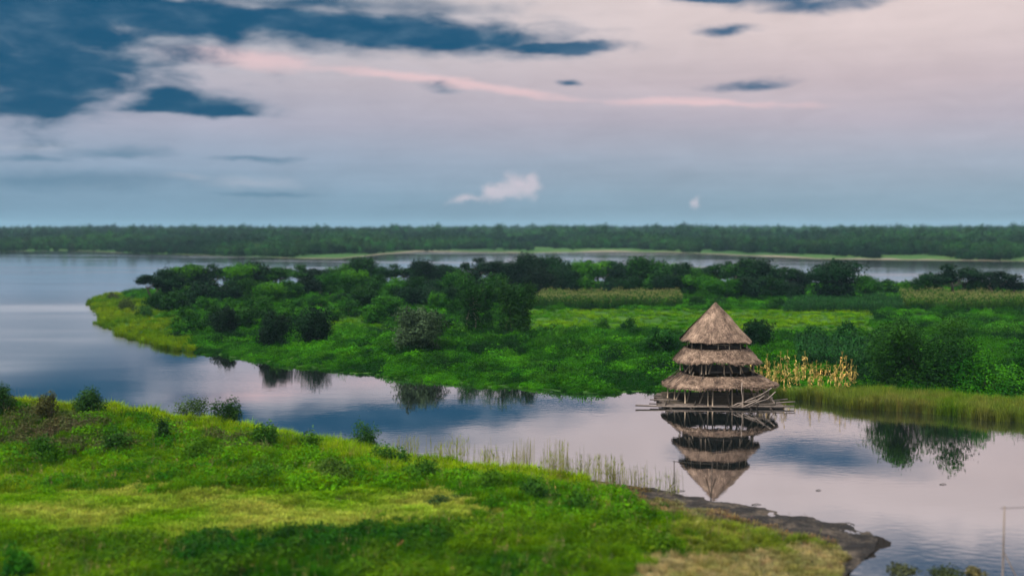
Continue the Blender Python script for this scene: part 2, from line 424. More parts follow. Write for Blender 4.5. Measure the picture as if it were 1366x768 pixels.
def sheet(name, hf, x0, x1, y0, y1, st, poly, mat, margin=4.0):
    xs = np.arange(x0, x1 + st, st); ys = np.arange(y0, y1 + st, st)
    X, Y = np.meshgrid(xs, ys); X = X.ravel(); Y = Y.ravel()
    s = sdist(np.stack([X, Y], 1), poly); Z = hf(X, Y, s)
    nx = len(xs); keep = s > -margin
    idx = np.arange(len(X)).reshape(len(ys), nx)
    q = np.stack([idx[:-1, :-1], idx[:-1, 1:], idx[1:, 1:], idx[1:, :-1]], -1).reshape(-1, 4)
    q = q[keep[q].all(1)]
    used = np.unique(q); re = np.full(len(X), -1); re[used] = np.arange(len(used))
    b = MB(); b.add(np.stack([X, Y, Z], 1)[used], re[q])
    return tag(link(name, b.mesh(name, True), mat), kind='structure')
sheet('near_bank_ground', h_near, -162, 82, -42, 136, .9, NEAR, SOIL)
sheet('peninsula_ground', h_pen, -190, 330, 118, 475, 1.8, PEN, HERB_SOIL)
# far land: a fan of rows out to the horizon
ang = np.linspace(-.62, .62, 260); ds = np.concatenate([[-60, -20, 0, 8, 25, 60, 110], 180 * 1.22 ** np.arange(0, 20)])
b = MB(); fa = FARL[:, 0] / FARL[:, 1]; y0 = np.interp(ang, fa, FARL[:, 1]) + 10 * fbm(ang * 60, ang * 0, 5)
G = []
for d in ds:
    yy = np.minimum(y0 + d, 7600.); G.append(np.stack([ang * yy, yy, h_far(ang * yy, yy)], 1))
G = np.concatenate(G); na = len(ang); idx = np.arange(len(G)).reshape(len(ds), na)
q = np.stack([idx[:-1, :-1], idx[:-1, 1:], idx[1:, 1:], idx[1:, :-1]], -1).reshape(-1, 4)
b.add(G, q); tag(link('far_shore_land', b.mesh('far_shore_land', True), FAR_SOIL), kind='structure')
# sandy strip along the far shore, 8 cm above the land at its edge
b = MB(); rows = []
for d, dz in ((-6, .05), (2, .12), (16, .22)):
    wid = np.clip(.25 + fbm(ang * 25, ang * 0 + 3, 21), 0, 1) * sm(ang, -.25, -.05)
    yy = y0 - 6 + (0 if d < 0 else (8 if d < 3 else 9 + d * wid)) * sm(ang, -.22, -.08); rows.append(np.stack([ang * yy, yy, h_far(ang * yy, yy) + dz], 1))
G = np.concatenate(rows); idx = np.arange(len(G)).reshape(3, na)
q = np.stack([idx[:-1, :-1], idx[:-1, 1:], idx[1:, 1:], idx[1:, :-1]], -1).reshape(-1, 4)
b.add(G, q); tag(link('far_beach', b.mesh('far_beach', True), SAND), kind='structure')
# water
b = MB(); b.add([[-5600, -80, 0], [5600, -80, 0], [5600, 7700, 0], [-5600, 7700, 0]], [[0, 1, 2, 3]])
tag(link('lake_water', b.mesh('lake_water'), WATER), kind='structure')

# mud strip: a sheet just above the bank's edge
def mud_sheet():
    up = [(790, 641), (850, 651), (900, 662), (950, 672), (1000, 680), (1060, 689), (1115, 701), (1150, 714), (1163, 728), (1158, 742), (1140, 758)]
    lo = [(780, 652), (830, 672), (862, 686), (900, 698), (952, 710), (1008, 726), (1067, 740), (1112, 754), (1122, 762), (1122, 768), (1122, 776)]
    b = MB(); n = 150; mcols = 26
    tu = np.linspace(0, 1, n)
    U_ = pxy(up); L_ = pxy(lo)
    iu = np.linspace(0, len(up) - 1, n)
    Ux = np.stack([np.interp(iu, range(len(up)), U_[:, k]) for k in (0, 1)], 1)
    Lx = np.stack([np.interp(iu, range(len(lo)), L_[:, k]) for k in (0, 1)], 1)
    V = []
    for j in range(mcols + 1):
        t = -.22 + 1.22 * j / mcols; P = Ux * (1 - t) + Lx * t
        if j == mcols: P = P + np.stack([fbm(tu * 14, tu * 0, 31), fbm(tu * 14, tu * 0 + 9, 32)], 1) * .9
        z = h_near(P[:, 0], P[:, 1])
        V.append(np.stack([P[:, 0], P[:, 1], z + .075 + .06 * np.clip(fbm(P[:, 0] / .8, P[:, 1] / .8, 33), -.5, 1)], 1))
    V = np.concatenate(V); idx = np.arange(len(V)).reshape(mcols + 1, n)
    b.add(V, np.stack([idx[:-1, :-1], idx[:-1, 1:], idx[1:, 1:], idx[1:, :-1]], -1).reshape(-1, 4))
    return tag(link('mud_shore', b.mesh('mud_shore', True), MUD), kind='structure')
mud_sheet()

# ------------------------------------------------------------------ scattered ground cover (stuff)
def blade_tuft(n, h, spread, w, lean=.35, droop=.25):
    b = MB(); V = []; A = []
    for i in range(n):
        r = spread * math.sqrt(random.random()); t = random.random() * 2 * PI
        p = np.array([r * math.cos(t), r * math.sin(t), 0]); hh = h * random.uniform(.55, 1.1)
        d = np.array([math.cos(t), math.sin(t), 0]) * lean * random.uniform(.2, 1.2) + R.normal(size=3) * .12; d[2] = 0
        s_ = np.array([-d[1], d[0], 0]) + R.normal(size=3) * .02; s_[2] = 0; s_ /= np.linalg.norm(s_) + 1e-6
        ww = w * random.uniform(.7, 1.3)
        m_ = p + np.array([0, 0, hh * .6]) + d * hh * .4
        e_ = p + np.array([0, 0, hh * (1 - droop * random.random())]) + d * hh * 1.0
        a = random.uniform(.65, 1.35)
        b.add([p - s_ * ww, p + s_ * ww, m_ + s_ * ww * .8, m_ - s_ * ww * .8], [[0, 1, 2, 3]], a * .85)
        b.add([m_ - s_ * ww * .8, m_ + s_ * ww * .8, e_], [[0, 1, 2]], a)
    return b
def herb_clump(n, rad, hgt, size):
    b = MB()
    d = R.normal(size=(n, 3)); d[:, 2] = np.abs(d[:, 2]); d /= np.linalg.norm(d, axis=1, keepdims=True)
    k = R.uniform(.45, 1.08, n)[:, None]
    bump = 1 + .25 * np.sin(d[:, :1] * 7 + 2) * np.cos(d[:, 1:2] * 6)
    c = d * k * bump * np.array([rad, rad, hgt])
    b.leaves(c, d + R.normal(size=(n, 3)) * .55 + [0, 0, .35], size * R.uniform(.6, 1.3, n), .6, R.uniform(.65, 1.35, n))
    return b
def stalk_plant(n, h, w, leaf=0.0, head=0.0, spread=.4, lean=.06):
    """upright stems, optional strap leaves and pale heads (var > 2 marks the head colour)"""
    b = MB()
    for i in range(n):
        p = np.array([random.gauss(0, spread), random.gauss(0, spread), 0]); hh = h * random.uniform(.6, 1.1)
        e_ = p + np.array([random.gauss(0, lean) * hh, random.gauss(0, lean) * hh, hh])
        a = random.uniform(.7, 1.3)
        b.tube([p, (p + e_) / 2 + R.normal(size=3) * .02 * hh, e_], [w, w * .85, w * .5], 3, a, False)
        for j in range(int(leaf)):
            t = random.uniform(.15, .9); q = p + (e_ - p) * t; an = random.random() * 2 * PI
            d = np.array([math.cos(an), math.sin(an), 0]); s_ = np.array([-d[1], d[0], 0]) * w * 2.2; L = hh * random.uniform(.16, .3)
            m_ = q + d * L * .5 + [0, 0, L * .45]; z_ = q + d * L + [0, 0, L * .1]
            aa = a * random.uniform(.75, 1.3)
            b.add([q - s_, q + s_, m_ + s_, m_ - s_], [[0, 1, 2, 3]], aa); b.add([m_ - s_, m_ + s_, z_], [[0, 1, 2]], aa)
        if head:
            for j in range(4):
                an = random.random() * 2 * PI; d = np.array([math.cos(an) * .35, math.sin(an) * .35, 1]) * head * random.uniform(.5, 1.)
                s_ = np.array([-math.sin(an), math.cos(an), 0]) * w * 1.5
                b.add([e_ - s_, e_ + s_, e_ + d], [[0, 1, 2]], 4.6)
    return b
PROTO = {}
def proto_coll(name, builders, mat):
    c = bpy.data.collections.new(name)
    for i, b in enumerate(builders):
        me = b.mesh(name); me.materials.append(mat)
        o = bpy.data.objects.new(f'{name}_{i:02d}', me); c.objects.link(o)
    PROTO[name] = c
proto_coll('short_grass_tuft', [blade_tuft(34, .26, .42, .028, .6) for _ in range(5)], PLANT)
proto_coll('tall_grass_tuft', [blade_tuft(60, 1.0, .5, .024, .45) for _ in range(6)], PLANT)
proto_coll('herb_clump', [herb_clump(240, .75, .6, .17) for _ in range(7)], PLANT)
proto_coll('broad_herb_clump', [herb_clump(330, 1.1, .75, .28) for _ in range(6)], PLANT)
proto_coll('thicket', [herb_clump(700, 1.1, .75, .16) for _ in range(6)], PLANT)
proto_coll('reed_stems', [stalk_plant(16, 1.9, .016, 3, .0, .35) for _ in range(5)], PLANT)
proto_coll('leafy_maize', [stalk_plant(1, 2.9, .04, 11, 0, .05, .04) for _ in range(6)], PLANT)
proto_coll('maize_stalks', [stalk_plant(1, 2.9, .04, 9, .5, .05, .04) for _ in range(6)], PLANT)
def scatter(name, coll, P, scl, tint, label, cat, tilt=.12, zs=None):
    """one object of countless plants: points with a size, a turn and a plant colour each"""
    n = len(P); me = bpy.data.meshes.new(name)
    me.vertices.add(n); me.vertices.foreach_set('co', np.asarray(P, np.float32).ravel())
    rot = np.stack([R.normal(size=n) * tilt, R.normal(size=n) * tilt, R.uniform(0, 2 * PI, n)], 1)
    S = np.stack([scl, scl, scl if zs is None else zs], 1)
    for nm, ty, key, dat in (('rot', 'FLOAT_VECTOR', 'vector', rot), ('scl', 'FLOAT_VECTOR', 'vector', S), ('tint', 'FLOAT_COLOR', 'color', np.concatenate([np.clip(tint, .002, 1), np.ones((n, 1))], 1))):
        a = me.attributes.new(nm, ty, 'POINT'); a.data.foreach_set(key, dat.astype(np.float32).ravel())
    o = link(name, me)
    g = bpy.data.node_groups.new(name, 'GeometryNodeTree')
    g.interface.new_socket('Geometry', in_out='INPUT', socket_type='NodeSocketGeometry'); g.interface.new_socket('Geometry', in_out='OUTPUT', socket_type='NodeSocketGeometry')
    N = g.nodes; i = N.new('NodeGroupInput'); out = N.new('NodeGroupOutput'); ip = N.new('GeometryNodeInstanceOnPoints'); ci = N.new('GeometryNodeCollectionInfo')
    ci.inputs[0].default_value = PROTO[coll]; ci.inputs[1].default_value = True; ci.inputs[2].default_value = True
    ra = N.new('GeometryNodeInputNamedAttribute'); ra.data_type = 'FLOAT_VECTOR'; ra.inputs[0].default_value = 'rot'
    sa = N.new('GeometryNodeInputNamedAttribute'); sa.data_type = 'FLOAT_VECTOR'; sa.inputs[0].default_value = 'scl'
    er = N.new('FunctionNodeEulerToRotation'); g.links.new(ra.outputs[0], er.inputs[0])
    g.links.new(i.outputs[0], ip.inputs['Points']); g.links.new(ci.outputs[0], ip.inputs['Instance']); ip.inputs['Pick Instance'].default_value = True
    g.links.new(er.outputs[0], ip.inputs['Rotation']); g.links.new(sa.outputs[0], ip.inputs['Scale']); g.links.new(ip.outputs[0], out.inputs[0])
    md = o.modifiers.new('scatter', 'NODES'); md.node_group = g
    return tag(o, label, cat, kind='stuff')
def lerp(a, b, t): return np.asarray(a)[None] * (1 - t[:, None]) + np.asarray(b)[None] * t[:, None]
def jitter_col(c, amt=.16):
    n = len(c); return c * np.exp(R.normal(size=(n, 1)) * amt) * np.exp(R.normal(size=(n, 3)) * amt * .35)

# --- near bank
def near_points(n, y0=46):
    x = R.uniform(-110, 55, n); y = R.uniform(y0, 126, n)
    k = np.abs(x) < .5 * y + 6; x, y = x[k], y[k]
    s = sdist(np.stack([x, y], 1), NEAR); k = s > .3; x, y, s = x[k], y[k], s[k]
    z = h_near(x, y, s); px, py = proj(x, y, z)
    return x, y, z, s, px, py
x, y, z, s, px, py = near_points(150000)
n1 = fbm(x / 6, y / 4, 40); n2 = fbm(x / 2, y / 2, 41); n3 = fbm(x / 14, y / 9, 42)
mudlow = np.interp(px, [780, 830, 862, 900, 952, 1008, 1067, 1112, 1136], [646, 664, 676, 686, 697, 709, 720, 731, 750])
inmud = (px > 782) & (py < mudlow + 4 * n2 + 3 * n1)
meadow_top = np.interp(px, [-100, 100, 300, 480, 560, 640, 700, 760], [660, 655, 648, 643, 652, 672, 690, 700]) + 6 * n1 + 5 * n2 + 3 * R.normal(size=len(x))
meadow_bot = np.interp(px, [-100, 100, 250, 420, 560, 660, 740], [712, 716, 724, 718, 702, 696, 690]) + 8 * n1 + 8 * n2 + 8 * R.normal(size=len(x)) * .6
meadow = (py > meadow_top) & (py < meadow_bot) & (px < 745)
tan_dry = ~inmud & (py > 742 - 10 * sm(px, 900, 1100) + 12 * n1 + 6 * n2) & (px > 850 + 45 * n2 + 40 * n1)
right_grass = (px + 70 * n1 + 45 * n2 > 930) & ~tan_dry & ~inmud
bottom = (py >= meadow_bot) & ~tan_dry & ~right_grass & ~inmud
slope = (py <= meadow_top) & ~inmud & (px < 860)
crest = slope & (s + 2.5 * n2 < np.interp(px, [-200, 500, 620, 800], [11, 11, 7, 3.5])) & (R.random(len(x)) < .88)
brown = slope & (R.random(len(x)) < .38) & ((px < 190) & (py > 535) & (py < 600) & (n1 + n2 * .5 - (px - 120) / 150 > -.1) | (px < 460) & (py > 560) & (py < 604) & (n1 * .6 + n2 * .6 > .25))
lush = slope & ~crest & ~brown
u = R.random(len(x))
def pick(mask, frac): return mask & (u < frac)
def pts(m): return np.stack([x[m], y[m], z[m] - .03], 1)
# short meadow grass
m = pick(meadow, 1.0); t = np.clip(.5 + .75 * n1[m] + .35 * n3[m], 0, 1)
c = lerp((.31, .35, .08), (.14, .28, .03), t)
scatter('meadow_grass', 'short_grass_tuft', pts(m), R.uniform(.8, 1.35, m.sum()), jitter_col(c), 'short pale yellow-green meadow grass in front of the bushy bank', 'grass')
# crest grass
m = pick(crest, .62); t = np.clip(.45 + .6 * n1[m], 0, 1)
c = lerp((.21, .31, .035), (.08, .18, .018), t)
scatter('bank_grass', 'tall_grass_tuft', pts(m), R.uniform(.55, 1.25, m.sum()) * (1 + .5 * n2[m]) * np.interp(px[m], [0, 500, 800], [1.0, .95, .8]), jitter_col(c), 'tall yellow-green grass along the crest of the near bank', 'grass')
# dry brown weeds
m = pick(brown, .6); t = np.clip(.5 + .7 * n2[m], 0, 1)
c = lerp((.07, .064, .034), (.05, .08, .02), t)
scatter('brown_weeds', 'herb_clump', pts(m), R.uniform(.7, 1.5, m.sum()), jitter_col(c), 'brownish half-dry weeds on the left of the near bank', 'weeds')
# lush herbs of the slope
m = lush & (u < np.where(n3 + n2 * .5 > -.1, .5, .12)); t = np.clip(.5 + .8 * n1[m] + .3 * n2[m], 0, 1)
c = lerp((.022, .095, .008), (.08, .22, .014), t)
sc = R.uniform(.4, 1.1, m.sum()) * (1 + .75 * np.clip(n2[m], -.6, 1))
scatter('bank_herbs', 'herb_clump', pts(m), sc, jitter_col(c), 'lush bright green herbs covering the slope of the near bank', 'herbs')
m = lush & (u > .35) & (u < .95); c = lerp((.045, .15, .010), (.17, .27, .03), np.clip(.5 + .7 * n3[m] + .4 * n2[m], 0, 1))
scatter('slope_grass', 'tall_grass_tuft', pts(m), R.uniform(.4, .85, m.sum()) * (1 + .4 * n2[m]), jitter_col(c), 'green grass mixed among the herbs of the near slope', 'grass')
# dark herbs of the lower edge of the picture
m = bottom & (u < np.where(n3 * .6 + n2 * .6 > 0, .5, .18)); t = np.clip(.30 + .9 * n1[m] + .4 * n2[m], 0, 1)
c = lerp((.012, .055, .008), (.075, .15, .016), t)
scatter('dark_herbs', 'herb_clump', pts(m), R.uniform(.5, 1.1, m.sum()) * (1 + .9 * np.clip(n2[m], -.5, 1)), jitter_col(c), 'dark green leafy herbs in front of the pale meadow', 'herbs')
m = bottom & (u > .4) & (u < .85); c = lerp((.03, .11, .010), (.11, .21, .02), np.clip(.45 + .8 * n1[m] + .3 * n2[m], 0, 1))
scatter('rank_grass', 'tall_grass_tuft', pts(m), R.uniform(.4, .9, m.sum()) * (1 + .4 * n2[m]), jitter_col(c), 'rank green grass among the dark herbs in front', 'grass')
m = pick(right_grass, .7); t = np.clip(.5 + .7 * n1[m], 0, 1)
c = lerp((.09, .16, .018), (.20, .24, .05), t)
scatter('shore_grass', 'tall_grass_tuft', pts(m), R.uniform(.35, .7, m.sum()), jitter_col(c), 'olive green grass behind the dark mud shore', 'grass')
m = pick(tan_dry, .8); t = np.clip(.5 + .7 * n2[m], 0, 1)
c = lerp((.36, .31, .16), (.20, .20, .07), t)
scatter('dry_grass', 'tall_grass_tuft', pts(m), R.uniform(.3, .6, m.sum()), jitter_col(c), 'dry tan grass at the near right corner of the bank', 'grass')

litter = (px > 775) & (px < 1130) & (py < mudlow + 6) & (py > mudlow - np.interp(px, [780, 900, 1000, 1130], [26, 16, 9, 5]) + 7 * n2) & (u < .45)
scatter('dry_litter', 'short_grass_tuft', pts(litter) + [0, 0, .05], R.uniform(.5, 1.3, litter.sum()), jitter_col(lerp((.17, .125, .075), (.13, .15, .05), np.clip(.4 + .8 * n2[litter], 0, 1)), .25), 'dry brown plant litter between the grass and the mud', 'litter')
k = (px > 800) & (px < 1170) & (py < mudlow) & (u < .07)
STEMP = pts((crest | lush | bottom | right_grass) & (R.random(len(x)) < .05))
MUDP = pts(k) + [0, 0, .09]
# --- peninsula cover
def pen_points(n, ya, yb):
    y = R.uniform(ya, yb, n); x = R.uniform(-200, 260, n)
    k = np.abs(x) < .5 * y + 8; x, y = x[k], y[k]
    s = sdist(np.stack([x, y], 1), PEN); k = s > -.2; x, y, s = x[k], y[k], s[k]
    z = h_pen(x, y, s); px, py = proj(x, y, z); return x, y, z, s, px, py
A = [np.concatenate(q) for q in zip(pen_points(62000, 130, 225), pen_points(42000, 225, 445))]
x, y, z, s, px, py = A
n1 = fbm(x / 9, y / 9, 50); n2 = fbm(x / 3, y / 3, 51); n3 = fbm(x / 25, y / 18, 52)
u = R.random(len(x))
tip = (px + 26 * n2 + 14 * n1 < 250) & (py + 8 * n2 > np.interp(px, [120, 200, 262], [388, 404, 440])) & (R.random(len(x)) < .93)
reed = (px > 1105) & (s < np.interp(px, [1105, 1180, 1366], [4, 9, 9]) + 2 * n1)
bare = (px > 998) & (px < 1150) & (py > 498) & (py < 524)
flatg = (py > 414) & (py < 446) & ((px > 700) & (px < 1165) | (px > 430) & (px < 520))
rest = ~tip & ~reed
m = tip; t = np.clip(.5 + .7 * n1[m], 0, 1)
scatter('marsh_grass', 'tall_grass_tuft', pts(m), R.uniform(.8, 1.5, m.sum()), jitter_col(lerp((.165, .25, .022), (.075, .16, .016), t), .12), 'yellow-green marsh grass on the low tip of the peninsula', 'grass')
m = rest & ~flatg & ~(bare & (u < .7)); t = np.clip(.42 + .7 * n1[m] + .4 * n3[m] + .7 * n2[m], 0, 1)
c = lerp((.008, .042, .005), (.045, .185, .009), t)
scatter('peninsula_herbs', 'broad_herb_clump', pts(m), R.uniform(.6, 1.25, m.sum()) * (1 + .55 * np.clip(n2[m], -.6, 1)) * np.interp(s[m], [0, 2, 9], [.4, .6, 1]), jitter_col(c), 'dense green herbs and creepers covering the peninsula', 'herbs')
m = flatg & rest; F_ = None; t = np.clip(.5 + .8 * n1[m], 0, 1)
c = lerp((.05, .18, .012), (.15, .29, .018), t)
scatter('peninsula_grass', 'tall_grass_tuft', pts(m), R.uniform(.7, 1.2, m.sum()) * 1.2, jitter_col(c), 'light green open grass in the middle of the peninsula', 'grass', zs=R.uniform(.4, .8, m.sum()))
yy = R.uniform(112, 160, 26000); xx = R.uniform(25, 90, 26000)
ss = sdist(np.stack([xx, yy], 1), PEN); pxx, pyy = proj(xx, yy, 0 * xx)
k = (ss > -1.2) & (ss < np.interp(pxx, [1085, 1120, 1180, 1400], [0, 3, 8, 8]) + 1.5 * fbm(xx / 5, yy / 5, 50)); xx, yy, ss = xx[k], yy[k], ss[k]
t = np.clip(.5 + .7 * fbm(xx / 4, yy / 4, 53), 0, 1)
scatter('shore_reeds', 'tall_grass_tuft', np.stack([xx, yy, np.maximum(h_pen(xx, yy, ss), -.1)], 1), R.uniform(.7, 1.2, len(xx)), jitter_col(lerp((.10, .18, .025), (.19, .19, .06), t)), 'yellow-green reeds along the right shore of the peninsula', 'reeds', zs=R.uniform(1.1, 2.0, len(xx)))

m = rest & ~flatg & ~bare & (u < .30) & (fbm(x / 9, y / 9, 55) + .5 * n2 > .02) & (s > 4)
c = lerp((.005, .026, .005), (.035, .14, .009), np.clip(.35 + .9 * fbm(x[m] / 5, y[m] / 5, 56), 0, 1))
scatter('peninsula_undergrowth', 'thicket', pts(m), R.uniform(1.0, 2.3, m.sum()), jitter_col(c), 'taller dark undergrowth in patches across the peninsula', 'undergrowth', zs=R.uniform(1.2, 2.6, m.sum()))
# --- maize plots on the peninsula
def plot(name, quad, n, label, cdark, hs=1.0, coll='maize_stalks'):
    q = pxy(quad)                                    # near-left, near-right, far-right, far-left
    rows = 26; a = R.random(n); r = np.round(R.random(n) * rows) / rows
    P = (q[0] * (1 - a)[:, None] + q[1] * a[:, None]) * (1 - r)[:, None] + (q[3] * (1 - a)[:, None] + q[2] * a[:, None]) * r[:, None]
    P += R.normal(size=P.shape) * .12
    zz = h_pen(P[:, 0], P[:, 1]); t = R.random(n)
    scatter(name, coll, np.column_stack([P, zz]), R.uniform(.85, 1.15, n) * hs, jitter_col(lerp(cdark, np.array(cdark) * 1.5, t)), label, 'maize field', .03)
plot('maize_field', [(712, 418), (912, 418), (905, 404), (722, 404)], 3400, 'rectangular plot of tasselled maize in the middle of the peninsula', (.022, .062, .012))
plot('maize_field', [(1045, 423), (1205, 421), (1205, 407), (1055, 407)], 2600, 'low dark green maize plot behind the tower on its right', (.014, .05, .014), hs=.85, coll='leafy_maize')
plot('maize_field', [(1205, 419), (1400, 421), (1400, 405), (1200, 404)], 3000, 'pale tasselled maize plot under the right-hand back trees', (.028, .072, .012))
plot('maize_field', [(1068, 505), (1180, 503), (1175, 472), (1060, 474)], 1300, 'dark green maize patch behind the golden dried maize', (.012, .045, .012), hs=1.15, coll='leafy_maize')

# ------------------------------------------------------------------ trees and bushes (things)
def lobes_round(W, Ht, z0, n, flat=1.0, seed=0):
    rr = np.random.default_rng(seed); L = []
    cz = (z0 + Ht) / 2; rz = (Ht - z0) / 2
    for i in range(n):
        d = rr.normal(size=3); d /= np.linalg.norm(d); k = rr.uniform(.35, .78)
        if i == 0: k = 0
        c = np.array([d[0] * k * W / 2, d[1] * k * W / 2, cz + d[2] * k * rz])
        if d[2] < -.3 and flat > 1: c[2] = cz
        rad = rr.uniform(.18, .46) * (1.75 if i == 0 else 1)
        L.append((c, np.array([rad * W * .5 * 1.15, rad * W * .5 * 1.15, rad * rz * 1.15 + .1]), rr.uniform(.8, 1.25)))
    return L
def crown_mesh(lobes, n, size, name='crown', zmin=.1, updir=.35):
    b = MB(); vol = np.array([l[1][0] * l[1][2] for l in lobes]); cnt = np.maximum((n * vol / vol.sum()).astype(int), 10)
    for (c, r, a), k in zip(lobes, cnt):
        d = R.normal(size=(k, 3)); d /= np.linalg.norm(d, axis=1, keepdims=True)
        f = R.random(k) ** .33; f = np.where(R.random(k) < .12, f * 1.22, f)
        wob = 1 + .22 * np.sin(d[:, 0] * 6 + c[0] * 3) * np.sin(d[:, 2] * 7 + c[1] * 2)
        p = c + d * r * (f * wob)[:, None]
        ok = p[:, 2] > zmin
        b.leaves(p[ok], (d + R.normal(size=d.shape) * .6 + [0, 0, updir])[ok], size * R.uniform(.6, 1.35, ok.sum()), .58, a * R.uniform(.7, 1.3, ok.sum()))
    return b.mesh(name)
def trunk_mesh(Ht, zc, lobes, r0, name='trunk', stems=1, wander=.06, maxl=7):
    b = MB(); rr = np.random.default_rng(int(Ht * 1000) % 977)
    for sidx in range(stems):
        off = np.array([0, 0, 0.]) if stems == 1 else np.array([rr.normal() * r0 * 2, rr.normal() * r0 * 2, 0])
        top = np.array([rr.normal() * wander * Ht, rr.normal() * wander * Ht, zc]) + off * (1 if stems == 1 else 3)
        pts_ = [off + [0, 0, -.3], off * 1.2 + top * .35 + R.normal(size=3) * .03 * Ht * [1, 1, 0], off + (top - off) * .7, top]
        b.tube(pts_, [r0 * 1.25, r0, r0 * .8, r0 * .6], 7)
        for (c, r, a) in lobes[sidx::stems][:maxl]:
            c = pts_[2] + (c - pts_[2]) * .72; mid = (pts_[2] + c) / 2 + [0, 0, -.03 * Ht]
            b.tube([pts_[2] * .6 + top * .4, mid, c], [r0 * .5, r0 * .33, r0 * .12], 5, 1.0, False)
    return b.mesh(name, True)
def variant(kind, W, Ht, n, size, seed):
    """(crown mesh, trunk mesh) of a tree W wide and Ht tall"""
    st = random.getstate()
    if kind == 'round': L = lobes_round(W, Ht, Ht * .05, 20, 1, seed); zc = Ht * .5; r0 = .03 * Ht; stems = 1
    elif kind == 'spreading':
        L = lobes_round(W, Ht, Ht * .30, 16, 1, seed) + lobes_round(W * .85, Ht * .6, Ht * .0, 9, 1, seed + 1); zc = Ht * .5; r0 = .035 * Ht; stems = 1
    elif kind == 'open':
        L = [(c, r * np.array([.72, .72, .68]), a) for c, r, a in lobes_round(W, Ht, Ht * .3, 17, 1, seed)]; zc = Ht * .5; r0 = .03 * Ht; stems = 2
    elif kind == 'bush': L = lobes_round(W, Ht, -Ht * .15, 24, 1, seed); zc = Ht * .3; r0 = .016 * Ht + .02; stems = 3
    elif kind == 'mound':
        L = lobes_round(W, Ht * .95, -Ht * .7, 18, 1, seed); zc = Ht * .3; r0 = .02 * Ht + .02; stems = 2
    elif kind == 'draped':
        rr = np.random.default_rng(seed); L = []
        for i in range(9):
            cx, cy = rr.uniform(-.38, .38) * W, rr.uniform(-.3, .3) * W; hh = Ht * rr.uniform(.78, 1.0)
            for q in np.linspace(.08, .92, 6):
                ra = W * .16 * (1.25 if q > .7 else rr.uniform(.7, 1.))
                L.append((np.array([cx + rr.normal() * .05 * W, cy, hh * q]), np.array([ra, ra, hh * .16]), rr.uniform(.75, 1.3)))
        zc = Ht * .6; r0 = .009 * Ht; stems = 2
    top = max(c[2] + r[2] * .97 for c, r, a in L); wid = max(max(abs(c[0]) + r[0] * .95, abs(c[1]) + r[1] * .95) for c, r, a in L)
    k = np.array([W / 2 / wid, W / 2 / wid, Ht / top]); rl = np.random.default_rng(seed + 7)
    L = [(c * k, r * k, rl.uniform(.55, 1.5)) for c, r, a in L]
    return crown_mesh(L, n, size), trunk_mesh(Ht, zc, L, r0, stems=stems)
KINDNAME = dict(round='round_tree', spreading='spreading_tree', open='open_tree', bush='bush', mound='creeper_mound', draped='vine_clad_tree')
CATNAME = dict(round='tree', spreading='tree', open='tree', bush='bush', mound='bush', draped='tree')
def plant(kind, meshes, loc, scale, color, label, group=None, rz=None, barkmat=BARK, zscale=None):
    o = empty(KINDNAME[kind], loc, label, CATNAME[kind], group)
    o.rotation_euler = (0, 0, random.uniform(0, 2 * PI) if rz is None else rz)
    o.scale = (scale, scale, zscale or scale)
    t = link('stems' if kind in ('bush', 'mound') else 'trunk', meshes[1], barkmat, o)
    c = link('foliage' if kind in ('bush', 'mound') else 'crown', meshes[0], LEAF, o)
    c.color = (*color, 1)
    return o
def pen_at(px_, py_):
    p = at(px_, py_, .9); z = float(h_pen(np.array([p[0]]), np.array([p[1]]))[0]); return np.array([p[0], p[1], z - .05])
def near_at(px_, py_, zg=None):
    """where a sight line first meets the bank"""
    a, b_ = at(px_, py_, 8.0), at(px_, py_, 0.0)
    t = np.linspace(0, 1, 400)[:, None]; L = a + (b_ - a) * t
    h = h_near(L[:, 0], L[:, 1]); k = np.argmax(L[:, 2] < h) if (L[:, 2] < h).any() else 399
    return np.array([L[k, 0], L[k, 1], h[k] - .05])
PXM = lambda p: F / p[1]
# shared forms for the treelines
FORM = {('round', i): variant('round', 10, 9, 6200, .55, 100 + i) for i in range(5)}
FORM.update({('spreading', i): variant('spreading', 12, 9, 6600, .55, 120 + i) for i in range(3)})
FORM.update({('open', i): variant('open', 10, 9, 3800, .5, 140 + i) for i in range(2)})
FORM.update({('bush', i): variant('bush', 5, 4, 2800, .42, 160 + i) for i in range(4)})
FORM.update({('mound', i): variant('mound', 6, 3.4, 2800, .42, 180 + i) for i in range(3)})
BASE = dict(round=(10, 9), spreading=(12, 9), open=(10, 9), bush=(5, 4), mound=(6, 3.4))
def place_form(kind, px_, py_, wpx, hpx, color, label, group):
    p = pen_at(px_, py_); k = PXM(p); i = random.randrange({'round': 5, 'spreading': 3, 'open': 2, 'bush': 4, 'mound': 3}[kind])
    W, Ht = BASE[kind]
    return plant(kind, FORM[(kind, i)], p, wpx / k / W, color, label, group, zscale=hpx / k / Ht)
GREENS = [(.006, .027, .006), (.010, .040, .006), (.004, .017, .006), (.017, .066, .008), (.006, .022, .008), (.028, .095, .010)]
def g(i=None, f=1.0):
    c = np.array(GREENS[random.randrange(6) if i is None else i]) * random.uniform(.8, 1.2) * f
    return tuple(c)

